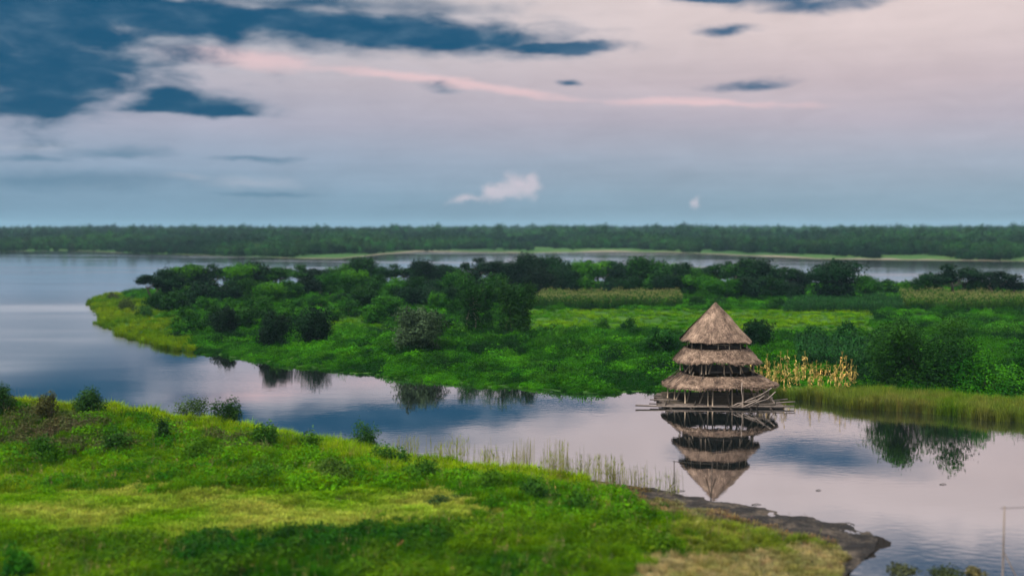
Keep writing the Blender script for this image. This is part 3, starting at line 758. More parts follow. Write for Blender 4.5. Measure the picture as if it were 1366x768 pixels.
# back treeline: (px, base py, top py, width px)
back = [(208, 400, 362, 40), (226, 398, 356, 42), (247, 392, 350, 46), (268, 392, 354, 40), (290, 390, 354, 44), (316, 390, 356, 40), (343, 388, 348, 46), (368, 388, 357, 40), (392, 388, 357, 44),
        (418, 388, 360, 40), (441, 387, 356, 40), (462, 387, 353, 44), (484, 387, 348, 46), (508, 387, 354, 40), (534, 386, 351, 42), (562, 386, 345, 50), (590, 386, 352, 42), (614, 386, 350, 40), (646, 386, 342, 56), (678, 386, 345, 46),
        (704, 386, 341, 44), (737, 386, 345, 50), (778, 386, 345, 50), (800, 386, 350, 44), (826, 386, 352, 44), (857, 386, 345, 54), (880, 386, 352, 42), (905, 386, 350, 46), (932, 386, 354, 42), (958, 386, 354, 40), (978, 388, 352, 46), (1004, 388, 348, 60), (1042, 388, 357, 46), (1068, 388, 362, 40)]
for i, (a, b_, t_, w_) in enumerate(back):
    place_form(random.choice(['round', 'round', 'round', 'spreading', 'spreading', 'open']), a, b_, w_ * random.uniform(1.1, 1.45), (b_ - t_) * random.uniform(.95, 1.14), g(), f'{ordinal(i + 1)} green tree from the left in the back treeline of the peninsula', 'back treeline of the peninsula')
mid = [(212, 414, 380, 38), (236, 416, 384, 44), (262, 408, 372, 42), (286, 406, 374, 40), (312, 404, 368, 44), (338, 406, 372, 42), (362, 410, 374, 48), (388, 404, 370, 42), (414, 400, 366, 40), (440, 398, 364, 42), (470, 396, 362, 44), (500, 396, 366, 40),
       (528, 398, 368, 42), (556, 398, 366, 42), (580, 400, 372, 40), (606, 400, 366, 44), (634, 398, 362, 44), (662, 398, 362, 42), (760, 396, 362, 42), (786, 396, 364, 42), (812, 397, 366, 40), (838, 397, 366, 42), (864, 397, 368, 40), (890, 398, 366, 42), (918, 398, 368, 44), (486, 412, 380, 42), (545, 414, 384, 44), (574, 411, 380, 40), (603, 414, 380, 44), (640, 408, 376, 40), (668, 410, 378, 44), (944, 400, 370, 40), (970, 400, 368, 44), (1000, 400, 366, 48), (1030, 400, 370, 44), (1056, 401, 374, 40)]
for i, (a, b_, t_, w_) in enumerate(mid):
    place_form(random.choice(['round', 'spreading', 'round', 'bush']), a, b_, w_ * random.uniform(1.0, 1.25), (b_ - t_) * random.uniform(.9, 1.1), g(None, 1.1), f'{ordinal(i + 1)} lower tree from the left, before the back treeline', 'lower trees before the back treeline')
low = [(222, 424, 24, 16), (250, 427, 30, 18), (276, 419, 34, 20), (306, 416, 36, 18), (330, 420, 30, 20), (348, 414, 30, 18), (392, 418, 34, 18), (424, 412, 34, 16), (452, 408, 34, 18), (486, 407, 34, 16), (548, 412, 36, 18), (585, 415, 34, 22), (606, 424, 30, 26),
       (235, 438, 36, 20), (256, 442, 42, 26), (284, 433, 42, 26), (328, 437, 46, 28), (350, 430, 40, 24), (394, 432, 44, 24), (440, 430, 44, 22), (470, 422, 40, 22), (498, 432, 44, 24), (540, 438, 40, 22), (592, 446, 42, 24), (460, 446, 34, 14), (655, 462, 44, 20), (700, 466, 40, 18), (744, 402, 34, 14), (770, 402, 30, 12), (930, 408, 34, 14), (960, 410, 30, 14), (1036, 410, 34, 14)]
low.sort()
for i, (a, b_, w_, hh) in enumerate(low):
    place_form(random.choice(['bush', 'mound']), a, b_, w_ * 1.1, hh * 1.1, g(random.choice([1, 3, 3, 5]), 1.1), f'{ordinal(i + 1)} small leafy bush from the left at the foot of the treeline', 'bushes at the foot of the treeline')
# right-hand back trees
for a, b_, t_, w_, kd, lab, ci in (
        (1110, 402, 346, 88, 'spreading', 'large dark tree with a domed crown right of the tower, against the far water', 2),
        (1154, 396, 366, 46, 'round', 'low green tree just right of the large dark domed tree', 3),
        (1182, 392, 372, 44, 'bush', 'low bush under the open water gap right of the domed tree', 3),
        (1207, 392, 373, 40, 'bush', 'pale green bush at the right end of the water gap', 5),
        (1236, 396, 364, 50, 'round', 'bushy tree at the left foot of the tall gappy tree', 1),
        (1272, 400, 350, 84, 'open', 'tall gappy tree with see-through crown, near the right edge', 2),
        (1306, 400, 368, 44, 'round', 'middling round tree between two gappy trees at the right edge', 1),
        (1342, 402, 361, 74, 'open', 'dark gappy tree at the right edge with sky showing through', 2),
        (1392, 402, 362, 60, 'round', 'tree cut by the right edge of the view', 0)):
    place_form(kd, a, b_, w_, b_ - t_, g(ci), lab, 'back trees right of the tower')

def hero(kind, px_, py_, wpx, hpx, n, leaf, color, label, seed, group=None, bark=BARK, loc=None):
    p = pen_at(px_, py_) if loc is None else loc
    k = PXM(p); W, Ht = wpx / k, hpx / k
    return plant(kind, variant(kind, W, Ht, int(n * 1.8), leaf * .95, seed), p, 1.0, color, label, group, rz=0, barkmat=bark)
hero('bush', 557, 471, 82, 62, 6000, .42, (.036, .062, .032), 'rounded grey-green bush near the water, left of centre', 201)
hero('bush', 300, 445, 44, 41, 3000, .42, (.005, .015, .007), 'leftmost and smallest of three dark bushes on the left shore', 202, 'three dark shore bushes')
hero('bush', 367, 460, 56, 53, 4200, .42, (.005, .016, .007), 'middle of three dark bushes, closest to the water', 203, 'three dark shore bushes')
hero('bush', 418, 457, 56, 58, 4200, .42, (.006, .019, .008), 'rightmost of three dark bushes, with pale trailing stems', 204, 'three dark shore bushes')
hero('spreading', 519, 427, 56, 36, 2600, .45, (.02, .075, .012), 'small umbrella-shaped tree just behind the grey-green bush', 205)
hero('draped', 632, 447, 72, 84, 4200, .45, (.012, .045, .009), 'left vine-clad tree with a pale bare stem', 206, 'pair of vine-clad trees', bark=PALE_BARK)
hero('draped', 684, 451, 68, 88, 4200, .45, (.014, .045, .009), 'right vine-clad tree standing close beside its twin', 207, 'pair of vine-clad trees')
hero('round', 724, 398, 72, 52, 4200, .5, (.004, .012, .006), 'very dark round tree at the left end of the maize plot', 208)
hero('mound', 618, 452, 44, 22, 1800, .42, (.03, .095, .012), 'low creeper mound at the foot of the vine-clad trees', 209)
hero('mound', 738, 455, 56, 24, 2200, .42, (.026, .09, .012), 'wide creeper mound right of the vine-clad trees', 210)
hero('mound', 803, 444, 32, 24, 1700, .42, (.025, .08, .012), 'small mounded bush in front of the maize plot', 211)
hero('bush', 835, 450, 30, 30, 1900, .42, (.02, .072, .014), 'small upright bush in front of the maize, second from tower', 212)
hero('bush', 879, 472, 46, 38, 3200, .42, (.018, .07, .014), 'rounded bush just left of the thatched tower', 213)
hero('bush', 1008, 466, 58, 44, 3600, .42, (.005, .022, .006), 'dark bush half hidden behind the thatched tower', 214)
hero('mound', 1090, 462, 44, 30, 2400, .42, (.018, .065, .013), 'left of two rounded bushes behind the golden maize', 215, 'two bushes behind the maize')
hero('bush', 1126, 462, 46, 36, 2600, .42, (.016, .062, .013), 'right of two rounded bushes behind the golden maize', 216, 'two bushes behind the maize')
hero('mound', 760, 470, 44, 16, 1500, .42, (.03, .10, .012), 'low leafy hummock in the herbs before the maize plot', 217)
hero('bush', 1232, 515, 142, 106, 15000, .36, (.015, .052, .009), 'big dark shoreline bush-tree that throws the round reflection at right', 218)
hero('mound', 1324, 524, 116, 62, 8000, .36, (.026, .105, .013), 'bright green creeper mound at the right edge by the reeds', 219)
hero('mound', 1374, 510, 80, 60, 4000, .36, (.026, .10, .013), 'green creeper mound cut off by the right edge', 220)
hero('mound', 1270, 446, 90, 24, 2600, .42, (.03, .09, .013), 'green creeper heap behind the big shoreline bush-tree', 221)
hero('mound', 1345, 450, 80, 26, 2600, .42, (.03, .10, .013), 'green creeper heap below the right-hand maize', 222)
hero('bush', 171, 410, 34, 20, 1500, .36, (.04, .065, .02), 'olive bush on the grassy tip of the peninsula', 223)
hero('bush', 150, 397, 20, 12, 900, .36, (.045, .06, .025), 'tiny bush at the far left end of the peninsula tip', 224)
hero('mound', 195, 420, 30, 18, 1500, .38, (.022, .07, .014), 'low green bush where the marsh grass meets the trees', 225)
# bushes of the near bank
def nb(px_, py_, w_, h_, n, label, seed, color=(.02, .055, .014), kind='bush', leaf=.2):
    p = near_at(px_, py_); return hero(kind, 0, 0, w_ * 1.1, h_ * 1.12, n, leaf, color, label, seed, 'bushes on the near bank', loc=p)
nb(118, 558, 46, 40, 2600, 'dark upright bush on the crest of the near bank, left', 301)
nb(62, 558, 34, 34, 1500, 'thin brownish bush just left of the dark upright crest bush', 302, (.05, .055, .02))
nb(2, 556, 44, 44, 1800, 'dark bush cut by the left edge on the near bank', 303)
nb(258, 556, 56, 34, 1600, 'wide low bush poking over the crest of the near bank', 304, (.04, .075, .022))
nb(300, 572, 44, 40, 1800, 'dark bush right of the wide low crest bush', 305, (.024, .06, .015))
nb(216, 590, 24, 34, 900, 'dark narrow shrub on the slope below the crest', 306, (.018, .05, .012))
nb(486, 605, 48, 44, 1900, 'dark round bush where the near bank meets the water', 307, (.022, .065, .014))
nb(448, 640, 60, 30, 1800, 'olive green bush low on the slope of the near bank', 308, (.05, .10, .02))
nb(360, 640, 90, 26, 2400, 'long low bush at the back edge of the pale meadow', 309, (.035, .10, .014), 'mound')
nb(590, 672, 74, 14, 1500, 'flat dark hummock of weeds at the edge of the meadow', 310, (.035, .07, .02), 'mound')
for i, (a, b_, w_, h_, lab) in enumerate(((350, 596, 44, 30, 'olive weed bush on the slope under the crest bushes'), (415, 606, 50, 30, 'leafy bush halfway between the crest bushes and the waterline bush'), (520, 622, 60, 34, 'leafy bush right behind the waterline reeds'), (560, 640, 64, 30, 'broad leafy bush below the waterline reeds'),
        (270, 612, 60, 30, 'green bush in the middle of the leafy slope'), (160, 604, 60, 32, 'green bush on the left of the leafy slope'), (60, 612, 56, 30, 'green bush at the far left of the leafy slope'), (650, 655, 70, 30, 'green bush behind the right end of the meadow'), (720, 668, 74, 30, 'green bush before the middle reed clumps'), (775, 680, 50, 26, 'last green bush before the bare brown earth'))):
    nb(a, b_, w_, h_, 1900, lab, 330 + i, ((.03, .085, .012), (.045, .11, .014), (.024, .07, .012))[i % 3], 'mound', .24)
nb(20, 775, 60, 50, 1800, 'dark leafy bush at the bottom left corner', 311, (.02, .09, .012), 'mound')

# distant trees that break the skyline
far_forms = [variant('round', 16, 22, 900, 1.5, 400 + i)[0] for i in range(3)]
for i, (a, top, D) in enumerate(((117, 298.5, 1350), (176, 298, 1300), (260, 297.5, 1400), (420, 299, 1300), (580, 298.5, 1250), (666, 296.5, 1250), (735, 297.5, 1300), (805, 296, 1250), (905, 298, 1300), (1006, 300, 1200), (1085, 299, 1200), (1166, 298.5, 1150), (1226, 297.5, 1150), (1306, 297.5, 1100))):
    xw = (a - 683) / F * D; zg = float(h_far(np.array([xw]), np.array([D * 1.]))[0]); hh = H + (HOR - top) * D / F - zg
    o = link('distant_tree', far_forms[i % 3], LEAF); o.location = (xw, D, zg); o.scale = (hh / 22, hh / 22, hh / 22); o.rotation_euler = (0, 0, i)
    o.color = (.018, .05, .02, 1); tag(o, f'{ordinal(i + 1)} tree from the left that rises above the far forest skyline', 'tree', 'trees on the far skyline')
# the far forest as one mass
proto_coll('forest_crown', [], LEAF)
for i in range(5):
    me = crown_mesh(lobes_round(14, 15, -2, 9, 1, 500 + i), 420, 2.0, 'forest_crown', -.5); me.materials.append(PLANT)
    o = bpy.data.objects.new('forest_crown', me); PROTO['forest_crown'].objects.link(o)
n = 26000
v = R.uniform(0, 1, n); a_ = R.uniform(-.58, .58, n); y_s = np.interp(a_, fa, FARL[:, 1])
inv = (1 / y_s) * (1 - v) + (1 / 5200.) * v; yy = 1 / inv; xx = a_ * yy
dsh = yy - y_s; cl = fbm(a_ * 22, np.log(yy) * 7, 60, 3)
leftw = 1 - sm(a_, -.24, -.14)
keep = (dsh > 3 + 66 * (1 - leftw) * np.clip(.6 + fbm(a_ * 30, a_ * 0, 61), 0, 1)) & ((cl < .34) | (dsh > 420) | (leftw > .5) & (cl < .6))
xx, yy, dsh, cl = xx[keep], yy[keep], dsh[keep], cl[keep]
zz = h_far(xx, yy)
sc = R.uniform(.7, 1.1, len(xx)) * np.interp(dsh, [0, 120, 500, 1500], [.45, .75, 1.0, 1.25]) * (1 + .34 * fbm(xx / 60, yy / 300, 63))
t = np.clip(.5 + .8 * fbm(xx / 90, yy / 160, 62), 0, 1)
scatter('far_forest', 'forest_crown', np.column_stack([xx, yy, zz]), sc, jitter_col(lerp((.006, .022, .010), (.022, .066, .018), t) , .3), 'long dark band of forest along the far shore', 'forest', .03, zs=sc * R.uniform(.75, 1.1, len(xx)))

# ------------------------------------------------------------------ reeds and stalks as things
def stalk_thing(name, cat, loc, stem_b, leaf_b, color, scolor, label, group, sc=1.0):
    o = empty(name, loc, label, cat, group); o.scale = (sc, sc, sc); o.rotation_euler = (0, 0, random.uniform(0, 6))
    s_ = link('stems' if name == 'reed_clump' else 'stalk', stem_b, LEAF, o)
    s_.color = (*scolor, 1)
    if name == 'reed_clump': s_['kind'] = 'stuff'
    l_ = link('leaves', leaf_b, LEAF, o); l_.color = (*color, 1)
    return o
def dry_maize_forms(k):
    out = []
    for i in range(k):
        a = MB(); top = np.array([random.gauss(0, .12), random.gauss(0, .12), 3.3])
        a.tube([[0, 0, 0], top * .5 + R.normal(size=3) * .04, top], [.035, .03, .012], 5)
        for j in range(5):
            an = random.random() * 2 * PI; d = np.array([math.cos(an) * .3, math.sin(an) * .3, 1]) * .45
            a.tube([top, top + d], [.018, .01], 3, 1.2, False)
        bl = MB()
        for j in range(22):
            t_ = random.uniform(.10, .95); q_ = top * t_; an = random.random() * 2 * PI; d = np.array([math.cos(an), math.sin(an), 0])
            s_ = np.array([-d[1], d[0], 0]) * .09; Ln = random.uniform(.4, .75); rise = random.uniform(-.2, .4)
            m_ = q_ + d * Ln * .5 + [0, 0, rise * Ln]; e_ = q_ + d * Ln * .75 + [0, 0, -Ln * .55]; aa = random.uniform(.65, 1.4)
            bl.add([q_ - s_ * .6, q_ + s_ * .6, m_ + s_, m_ - s_], [[0, 1, 2, 3]], aa); bl.add([m_ - s_, m_ + s_, e_], [[0, 1, 2]], aa)
        for j in range(2):
            q_ = top * random.uniform(.4, .6); an = random.random() * 2 * PI; d = np.array([math.cos(an) * .5, math.sin(an) * .5, .8]) * .28
            bl.tube([q_, q_ + d * .5, q_ + d], [.03, .055, .02], 5, 1.1)
        out.append((a.mesh('stalk'), bl.mesh('leaves')))
    return out
DM = dry_maize_forms(6)
gold = []
for px_ in np.linspace(1004, 1140, 36):
    gold.append((px_ + random.gauss(0, 2), random.uniform(498, 519) + (px_ - 1006) * .03))
gold.sort()
for i, (a, b_) in enumerate(gold):
    k = random.random(); c = lerp((.44, .31, .115), (.36, .31, .13), np.array([k]))[0] * random.uniform(.75, 1.15)
    f = DM[i % 6]
    stalk_thing('dry_maize_plant', 'maize plant', pen_at(a, b_), f[0], f[1], tuple(c), (.34, .27, .10), f'{ordinal(i + 1)} golden dried maize plant counted from the tower rightwards', 'golden dried maize beside the tower', random.uniform(.8, 1.28))
# reed clumps at the near waterline
for i, (a, b_, w_, h_, n_, lab) in enumerate((
        (600, 618, 60, 40, 60, 'broad low reed clump at the waterline, farthest left of the reeds'),
        (545, 606, 46, 28, 26, 'green reed clump beside the round bush at the waterline'),
        (655, 624, 26, 32, 24, 'small thin reed clump between the broad clump and the tall ones'),
        (698, 630, 30, 46, 44, 'tall pale reed clump, left of three standing in the shallows'),
        (745, 638, 36, 52, 60, 'tallest and densest reed clump, middle of three in the shallows'),
        (815, 646, 32, 44, 40, 'pale reed clump right of the tallest one, near the mud'),
        (840, 652, 22, 36, 16, 'sparse yellowish reed clump at the left end of the mud'),
        (782, 640, 22, 36, 12, 'few thin reed stems between the tallest clump and the pale one'))):
    p = at(a, b_, 0); p[2] = -.15; k = PXM(p)
    sb = MB(); lb = MB()
    for j in range(n_):
        q_ = np.array([R.normal() * w_ / k * .33, R.normal() * .7, 0]); hh = h_ / k * random.uniform(.55, 1.08); e_ = q_ + [R.normal() * .09, R.normal() * .09, hh]
        sb.tube([q_, (q_ + e_) / 2, e_], [.022, .018, .01], 3, random.uniform(.7, 1.3), False)
        for m_ in range(3):
            t_ = random.uniform(.25, .9); o_ = q_ + (e_ - q_) * t_; d = np.array([R.normal() * .2, R.normal() * .2, random.uniform(.35, .6)]); w2 = np.array([.025, 0, 0])
            lb.add([o_ - w2, o_ + w2, o_ + d], [[0, 1, 2]], random.uniform(.7, 1.3))
    stalk_thing('reed_clump', 'reeds', p, sb.mesh('stalk'), lb.mesh('leaves'), (.20, .25, .06), (.26, .25, .10), lab, 'reed clumps at the near waterline')
    bpy.context.view_layer.update()
# thin single stems in the shallows: nobody would count them
sx_ = R.uniform(600, 905, 130); wl = np.interp(sx_, [500, 640, 780, 850, 900], [602, 624, 641, 651, 662]) - np.abs(R.normal(size=130)) * 6 + 2
P = np.array([at(a, b_) for a, b_ in zip(sx_, wl)]); P[:, 2] = -.1
k = fbm(sx_ / 30, sx_ * 0, 71) > -.25; P = P[k]
proto_coll('thin_reed', [stalk_plant(3, 1.9, .013, 1, .0, .3) for _ in range(4)], PLANT)
scatter('thin_reeds', 'thin_reed', P, R.uniform(.5, 1.35, len(P)), jitter_col(np.tile([[.17, .18, .08]], (len(P), 1))), 'scattered thin reed stems in the shallows of the near shore', 'reeds')

scatter('dry_stems', 'thin_reed', STEMP, R.uniform(.35, .95, len(STEMP)), jitter_col(np.tile([[.20, .17, .08]], (len(STEMP), 1)), .3), 'dead grass stems sticking up from the near bank', 'stems', .25)
scatter('mud_debris', 'thin_reed', MUDP, R.uniform(.15, .4, len(MUDP)), jitter_col(np.tile([[.09, .075, .055]], (len(MUDP), 1)), .4), 'broken stems and twigs lying on the mud shore', 'debris', 1.6)
# ------------------------------------------------------------------ the thatched tower
TP = at(955, 536, 0)
T = empty('thatched_tower', TP, 'three-tiered thatched wooden tower standing on a raft of logs', 'tower')
T.rotation_euler = (0, 0, math.radians(-4))
def plan(th, n=3.2, rot=math.radians(10)):
    a = th - rot
    return 1 / (np.abs(np.cos(a)) ** n + np.abs(np.sin(a)) ** n) ** (1 / n)
DEPTH = .86
def ring(th, r): 
    k = plan(th) * r; return np.stack([k * np.cos(th), k * np.sin(th) * DEPTH], -1)
def roof(name_seed, r_in, z_in, r_out, z_out, dz, strands, fringe, sag=.12, cx=0.):
    """thatched skirt between an inner (upper) ring and the eave; dz(th) moves the eave up or down"""
    rr = np.random.default_rng(name_seed); b = MB()
    nth, nt = 120, 12
    th = np.linspace(0, 2 * PI, nth, endpoint=False); ts = np.linspace(0, 1, nt + 1)
    def surf(th, t, off=0.0):
        r = r_in + (r_out - r_in) * t
        e = ring(th, 1.0) * np.asarray(r)[..., None]
        wob = .17 * fbm(th * 3.2, t * 3, name_seed) + .09 * fbm(th * 11, t * 6, name_seed + 1)
        zz = z_in + (z_out + dz(th) - z_in) * t - sag * np.sin(PI * t) + wob * (.3 + .7 * t) + off
        cr = 1 + .012 * fbm(th * 6, t * 0, name_seed + 2)
        return np.stack([e[..., 0] * cr + cx, e[..., 1] * cr, zz], -1)
    for off, flip in ((0, 0), (-.22, 1)):
        V = np.concatenate([surf(th, np.full(nth, t), off) for t in ts]); idx = np.arange(len(V)).reshape(nt + 1, nth); nx = np.roll(idx, -1, 1)
        q = np.stack([idx[:-1], nx[:-1], nx[1:], idx[1:]], -1).reshape(-1, 4)
        b.add(V, q if flip else q[:, ::-1], .62)
    # closed eave edge
    V = np.concatenate([surf(th, np.ones(nth), 0), surf(th, np.ones(nth), -.22)]); i_ = np.arange(nth); j_ = np.roll(i_, -1)
    b.add(V, np.stack([i_, i_ + nth, j_ + nth, j_], -1), .7)
    # palm strips lying down the slope in overlapping courses
    n = strands; sth = rr.random(n) * 2 * PI; course = np.floor(rr.random(n) ** .6 * 9) / 9; st = np.clip(course + rr.uniform(0, .07, n), 0, .97)
    Ls = rr.uniform(.10, .19, n); dth = rr.normal(size=n) * .018
    w = rr.uniform(.03, .075, n)
    p0 = surf(sth, st, .02 + rr.random(n) * .03); p1 = surf(sth + dth * .5, np.minimum(st + Ls * .5, 1.02), .06 + rr.random(n) * .05); p2 = surf(sth + dth, np.minimum(st + Ls, 1.05), .05 + rr.random(n) * .09)
    side = np.stack([-np.sin(sth), np.cos(sth), 0 * sth], -1) * w[:, None]
    V = np.stack([p0 - side, p0 + side, p1 + side, p1 - side, p2 + side * .5, p2 - side * .5], 1).reshape(-1, 3)
    base = (np.arange(n) * 6)[:, None]
    q = np.concatenate([base + [0, 1, 2, 3], base + [3, 2, 4, 5]])
    bright = rr.uniform(.6, 1.45, n) * (1 + .22 * fbm(sth * 5, st * 9, name_seed + 3))
    b.add(V, q, np.repeat(bright, 6))
    # shaggy fringe at the eave
    n = fringe; sth = rr.random(n) * 2 * PI; p0 = surf(sth, rr.uniform(.93, 1.0, n), .03 * rr.random(n))
    e = ring(sth, 1.0); e /= np.linalg.norm(e, axis=1, keepdims=True)
    ln = rr.uniform(.10, .34, n) * (1 + .8 * fbm(sth * 9, sth * 0, name_seed + 4))
    p1 = p0 + np.stack([e[:, 0] * .22, e[:, 1] * .22, -ln], 1) + rr.normal(size=(n, 3)) * .05
    side = np.stack([-np.sin(sth), np.cos(sth), 0 * sth], -1) * rr.uniform(.03, .06, n)[:, None]
    V = np.stack([p0 - side, p0 + side, p1 + side * .4, p1 - side * .4], 1).reshape(-1, 3)
    b.add(V, (np.arange(n) * 4)[:, None] + np.arange(4)[None], np.repeat(rr.uniform(.6, 1.3, n), 4))
    return link('thatched_roof', b.mesh('thatched_roof'), THATCH, T)
# lower, middle and top roof
RO3 = roof(11, 4.5, 3.72, 6.75, 2.5, lambda t: -.42 * np.clip(-np.cos(t), 0, 1) ** 2 - .05 * np.clip(np.cos(t), 0, 1) ** 2 + .12 * np.clip(-np.sin(t), 0, 1), 6500, 1500, .02, cx=.35)
RO2 = roof(22, 3.75, 6.95, 5.1, 5.56, lambda t: -.30 * np.abs(np.cos(t)) ** 2, 5200, 1150, .04)
RO1 = roof(33, .08, 12.4, 4.05, 7.9, lambda t: -.1 * np.sin(t + .6), 7500, 950, -.12, cx=-.15)
# ridge cap of the top roof
b = MB()
for i in range(160):
    an = random.random() * 2 * PI; d = np.array([math.cos(an), math.sin(an), 0]); s_ = np.array([-d[1], d[0], 0]) * .05
    a0 = np.array([-.15, 0, 12.6]) + d * .05; a1 = a0 + d * random.uniform(.3, .6) + [0, 0, -random.uniform(.5, .9)]
    b.add([a0 - s_, a0 + s_, a1 + s_, a1 - s_], [[0, 1, 2, 3]], random.uniform(.5, 1.1))
link('roof_cap', b.mesh('roof_cap'), THATCH, T)
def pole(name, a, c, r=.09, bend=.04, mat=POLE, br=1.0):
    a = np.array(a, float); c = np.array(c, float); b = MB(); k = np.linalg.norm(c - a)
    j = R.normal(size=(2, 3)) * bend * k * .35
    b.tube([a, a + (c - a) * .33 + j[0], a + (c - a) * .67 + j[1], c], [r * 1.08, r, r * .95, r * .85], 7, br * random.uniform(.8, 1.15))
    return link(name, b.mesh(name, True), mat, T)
# raft deck
b = MB()
for i in range(22):
    yy_ = -4.9 + i * .46; b.tube([[-7.1 + random.uniform(-.6, .4), yy_, .2 + random.uniform(-.03, .03)], [0, yy_ + random.uniform(-.1, .1), .22], [7.1 + random.uniform(-.4, .7), yy_, .2 + random.uniform(-.03, .03)]], random.uniform(.14, .2), 8, random.uniform(.6, 1.1))
link('raft_deck', b.mesh('raft_deck', True), GREYPOLE, T)
for xx_ in (-6, -3.6, -1.2, 1.2, 3.6, 6): pole('cross_beam', (xx_, -5.9, .02), (xx_ + .2, 5.9, .02), .13, .01, GREYPOLE, .7)
b = MB()
for i in range(44):
    yy_ = -4.75 + i * .225; b.tube([[-6.6, yy_, .46], [6.6, yy_, .46]], .075, 6, random.uniform(.2, .5))  # floor poles coloured darker to stand in for the roof's shade
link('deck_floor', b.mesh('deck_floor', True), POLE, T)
for a, c, r in (((-10.3, -5.3, .30), (3.2, -5.5, .2), .10), ((-8.6, -4.6, .42), (-2, -5.0, .5), .07), ((-8.4, -2.4, .6), (-4.5, -2.8, .6), .08), ((1.0, -5.5, .22), (8.9, -4.6, .30), .10), ((4.6, -5.0, .5), (9.2, -3.6, .7), .07), ((5.6, -2.8, .6), (8.6, -1.8, .75), .07)):
    pole('raft_log', a, c, r, .015, GREYPOLE)
for x_, y_ in ((-6.6, -5.0), (-6.2, -4.4), (-3.1, -5.1), (1.0, -5.2), (4.4, -5.1), (6.6, -4.6)): pole('stilt', (x_ - .25, y_, -.9), (x_ + .1, y_, .9), .09, .02, DARKPOLE)
# ground floor posts and braces
def on(thd, r): 
    t = math.radians(thd); e = ring(np.array([t]), r)[0]; return e[0], e[1]
for i, td in enumerate((183, 208, 232, 256, 261, 284, 296, 316, 338, 358, 30, 80, 130)):
    x_, y_ = on(td, 5.85 + (0 if i % 2 else .2)); zt = 2.42
    pole('post', (x_, y_, .3), (x_ * .99 + random.uniform(-.12, .12), y_ * .99, zt + .15), random.uniform(.075, .11), .02, POLE, random.uniform(1.3, 1.75) if td > 170 else .4)  # back posts get a darker colour, interior shade painted in
for td in (200, 240, 290, 335, 50, 130):
    x_, y_ = on(td, 4.15); pole('post', (x_, y_, .3), (x_, y_, 5.6), random.uniform(.10, .14), .015, GREYPOLE, .45)  # inner posts: shade of the interior put into the wood colour
for a, c in (((-2.5, -4.6, .5), (-1.6, -4.9, 3.1)), ((-3.9, -3.4, .5), (-3.1, -3.2, 4.2)), ((2.9, -3.8, 3.6), (4.6, -4.6, .5)), ((5.0, -3.0, 3.0), (6.3, -3.6, .6)), ((-5.2, -2.6, .5), (-4.0, -2.2, 3.6)), ((1.2, -3.4, .5), (.6, -3.2, 4.2)), ((-.2, 2.6, .5), (-1.6, 2.6, 4.0)), ((2.0, 3.0, .5), (3.4, 3.0, 4.0))):
    pole('brace', a, c, .10, .02, POLE, 1.15)
# leaning branches at the right front corner
for a, c, r in (((1.8, -6.2, .35), (6.2, -4.6, 2.5), .09), ((2.4, -6.3, .3), (5.2, -5.6, 1.7), .085), ((3.2, -6.2, .35), (6.6, -5.0, 2.1), .07), ((1.2, -6.1, .4), (4.2, -5.6, 1.2), .07), ((6.7, -4.4, .4), (5.0, -4.6, 2.4), .08), ((2.5, -5.9, .4), (2.45, -5.9, 3.3), .06)):
    pole('leaning_branch', a, c, r, .09, GREYPOLE, 1.25)
# upper floors
def floor_disc(z, r):
    b = MB(); 
    for i in range(26):
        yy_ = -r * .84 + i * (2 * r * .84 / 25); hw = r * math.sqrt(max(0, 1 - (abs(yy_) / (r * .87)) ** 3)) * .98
        b.tube([[-hw, yy_, z], [hw, yy_, z]], r * .036, 6, random.uniform(.3, .55))  # upper floor poles darkened in colour for the shade inside
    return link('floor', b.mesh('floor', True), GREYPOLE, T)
floor_disc(4.2, 4.1); floor_disc(7.2, 3.4)
for i, td in enumerate((181, 224, 244, 250, 277, 303, 330, 355, 40, 90, 140)):
    x_, y_ = on(td, 4.45); pole('post', (x_, y_, 4.0), (x_ * .995, y_ * .995, 5.8), random.uniform(.06, .09), .02, POLE, random.uniform(1.3, 1.8) if td > 170 else .5)  # front posts pale, back ones coloured dark as if shaded
for a, c in (((-4.0, -2.2, 4.1), (-3.0, -2.6, 5.8)), ((-3.5, -2.8, 4.1), (-2.7, -3.1, 5.8)), ((-1.3, -3.5, 4.0), (-.8, -3.4, 5.8)), ((.9, -3.6, 5.8), (1.6, -3.6, 4.1)), ((2.2, -3.3, 5.8), (2.9, -3.2, 4.1)), ((3.2, -2.6, 5.6), (4.2, -2.3, 4.1)), ((-1.0, 2.6, 4.2), (0, 2.6, 5.8))):
    pole('brace', a, c, .095, .02, POLE, 1.3)
for td in (215, 265, 315, 45, 135):
    x_, y_ = on(td, 3.1); pole('post', (x_, y_, 4.2), (x_, y_, 9.0), .1, .012, GREYPOLE, .45)  # inner posts of the upper tiers, colour darkened for interior shade
for i, td in enumerate((183, 214, 238, 268, 290, 312, 330, 357, 50, 130)):
    x_, y_ = on(td, 3.62); pole('post', (x_, y_, 7.0), (x_ * .99, y_ * .99, 8.2), random.uniform(.055, .08), .02, POLE, random.uniform(1.3, 1.8) if td > 170 else .5)  # back posts again carry painted shade in their darker colour
for a, c in (((-2.4, -2.8, 8.2), (-2.0, -2.8, 7.2)), ((.3, -3.05, 8.2), (.8, -3.0, 7.2)), ((-.8, -3.0, 7.5), (1.6, -3.0, 7.5))): pole('brace', a, c, .06, .02, POLE)
for z_, r in ((7.75, 3.6),):
    for t0, t1 in ((180, 224), (224, 266), (266, 312), (312, 355), (355, 60 + 360), (60, 130), (130, 180)):
        a = on(t0, r); c = on(t1, r); pole('rail', (*a, z_), (*c, z_), .045, .01, GREYPOLE, .9)
